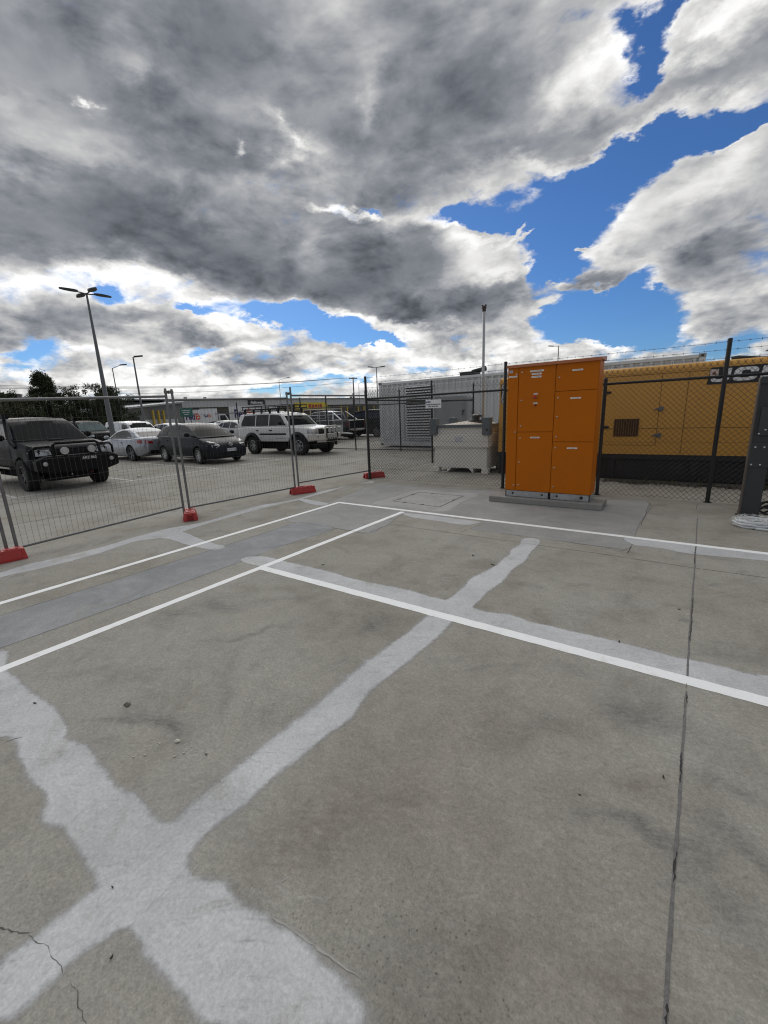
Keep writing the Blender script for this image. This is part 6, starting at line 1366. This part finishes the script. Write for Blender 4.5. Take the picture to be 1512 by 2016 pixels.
tree('ragged dark conifer, tallest of the trees at left', 72, 729, 60, 3.6, cone, lmA, 30000, .15, .15, 3, .3)
tree('low dark bushy tree at the left edge of the view', 2, 768, 62, 3.6, egg, lmB, 12000, 0, .18, 5, .2)
tree('thin open tree between the conifer and the rounded tree', 133, 757, 60, 2.6, egg, lmC, 4500, -.1, .16, 7, .6)
tree('rounded dark tree just behind the tall light pole', 183, 755, 58, 3.6, egg, lmB, 26000, .1, .16, 9, .3)
tree('low shrubby tree under the conifer', 98, 776, 57, 3.4, egg, lmA, 12000, 0, .18, 11, .1)
tree('dark shrub left of the storage shed', 214, 783, 64, 2.6, egg, lmB, 9000, 0, .18, 15, .1)
tree('dull shrub behind the roof of the black utility', 40, 785, 58, 3.6, egg, lmC, 9000, 0, .18, 13, .1)

# ------------------------------------------------------------------ odds and ends on the slab
chalk = M('broken_mortar', (.62, .58, .50), .85, 0, .15, 30)
spots = [(349,1461,.022),(344,1490,.012),(315,1464,.009),(362,1483,.009),(377,1471,.008),(285,1487,.009),(263,1491,.008),(343,1484,.006),(310,1463,.005),(288,1471,.005),(415,1441,.005),(407,1440,.005),(416,1419,.004),(376,1482,.005),(386,1481,.005),(311,1472,.004),(314,1452,.005),(363,1467,.005),(398,1455,.004),(420,1471,.004)]
for k, (px, py, r) in enumerate(spots):
    r *= .62
    p = G(px, py); m = MB(); m.blob((0, 0, r*.4), (r, r*.75, r*.5), 7, 0, .3); o = m.build('mortar_crumb', chalk, smooth=60); o.location = (p.x, p.y, .0008); o.rotation_euler.z = random.uniform(0, 6); tag(o, 'largest pale mortar crumb in the scatter on the slab' if k == 0 else 'tiny pale mortar crumb in the scatter on the slab', 'mortar crumb', 'scatter of mortar crumbs on the slab')
mk = M('mossy_lump', (.12, .118, .085), .9, 0, .4, 60); p = G(252, 1388); m = MB()
for k in range(16): m.blob((random.uniform(-.020, .020), random.uniform(-.013, .013), .003), (random.uniform(.004, .009), random.uniform(.004, .008), .004), 6, 0, .3)
o = m.build('moss_clump', mk, smooth=60); o.location = (p.x, p.y, .001); tag(o, 'small mossy dirt clump on the slab left of the mortar crumbs', 'moss clump')
leaf_d = M('dry_dark_leaf', (.022, .018, .014), .7, 0, .3, 40)
for (px, py, lab, s) in ((931,1094,'dark dry leaf between the cement strips, left of two',.035),(970,1112,'dark dry leaf beside the cement strip, right of two',.04),(636,1112,'dark speck of leaf on the long cement strip',.03),(1337,1200,'black crumb beside the expansion joint',.018),(1306,1531,'dark seed lying left of the expansion joint',.013),(1141,1566,'lone dark seed in the open slab',.009),(222,1748,'dark chip on the crossing of the cement strips',.008),(406,1486,'dark twig bit right of the mortar crumbs',.010),(69,1385,'dark dry leaf on the left cement patch',.018),(1219,1264,'dark leaf scrap on the cement strip near the long white line',.02),(220,1886,'dark chip on the bare slab at bottom left',.01)):
    p = G(px, py); a = random.uniform(0, 6); m = MB(); N = 8; vs = [(s*math.cos(2*math.pi*i/N), s*.42*math.sin(2*math.pi*i/N), .004+.006*math.cos(2*math.pi*i/N)**2+random.uniform(0, .002)) for i in range(N)]; m.add(vs + [(x*.9, y*.9, z-.003) for x, y, z in vs], [tuple(range(N)), tuple(range(2*N-1, N-1, -1))] + [(i, N+i, N+(i+1) % N, (i+1) % N) for i in range(N)]); o = m.build('leaf_scrap', leaf_d); o.location = (p.x, p.y, .0); o.rotation_euler.z = a; o.scale = (.7, .7, .7); tag(o, lab, 'leaf scrap')
p = G(273, 939); m = MB(); m.blob((0, 0, .02), (.11, .05, .025), 8, 0, .25); o = m.build('paper_litter', M('crumpled_paper', (.5, .5, .48), .8, 0, .1, 20)); o.location = (p.x, p.y, 0); tag(o, 'crumpled pale paper litter on the carpark before the silver coupe', 'litter')

# only materials and lights that are used survive
bpy.context.view_layer.update()
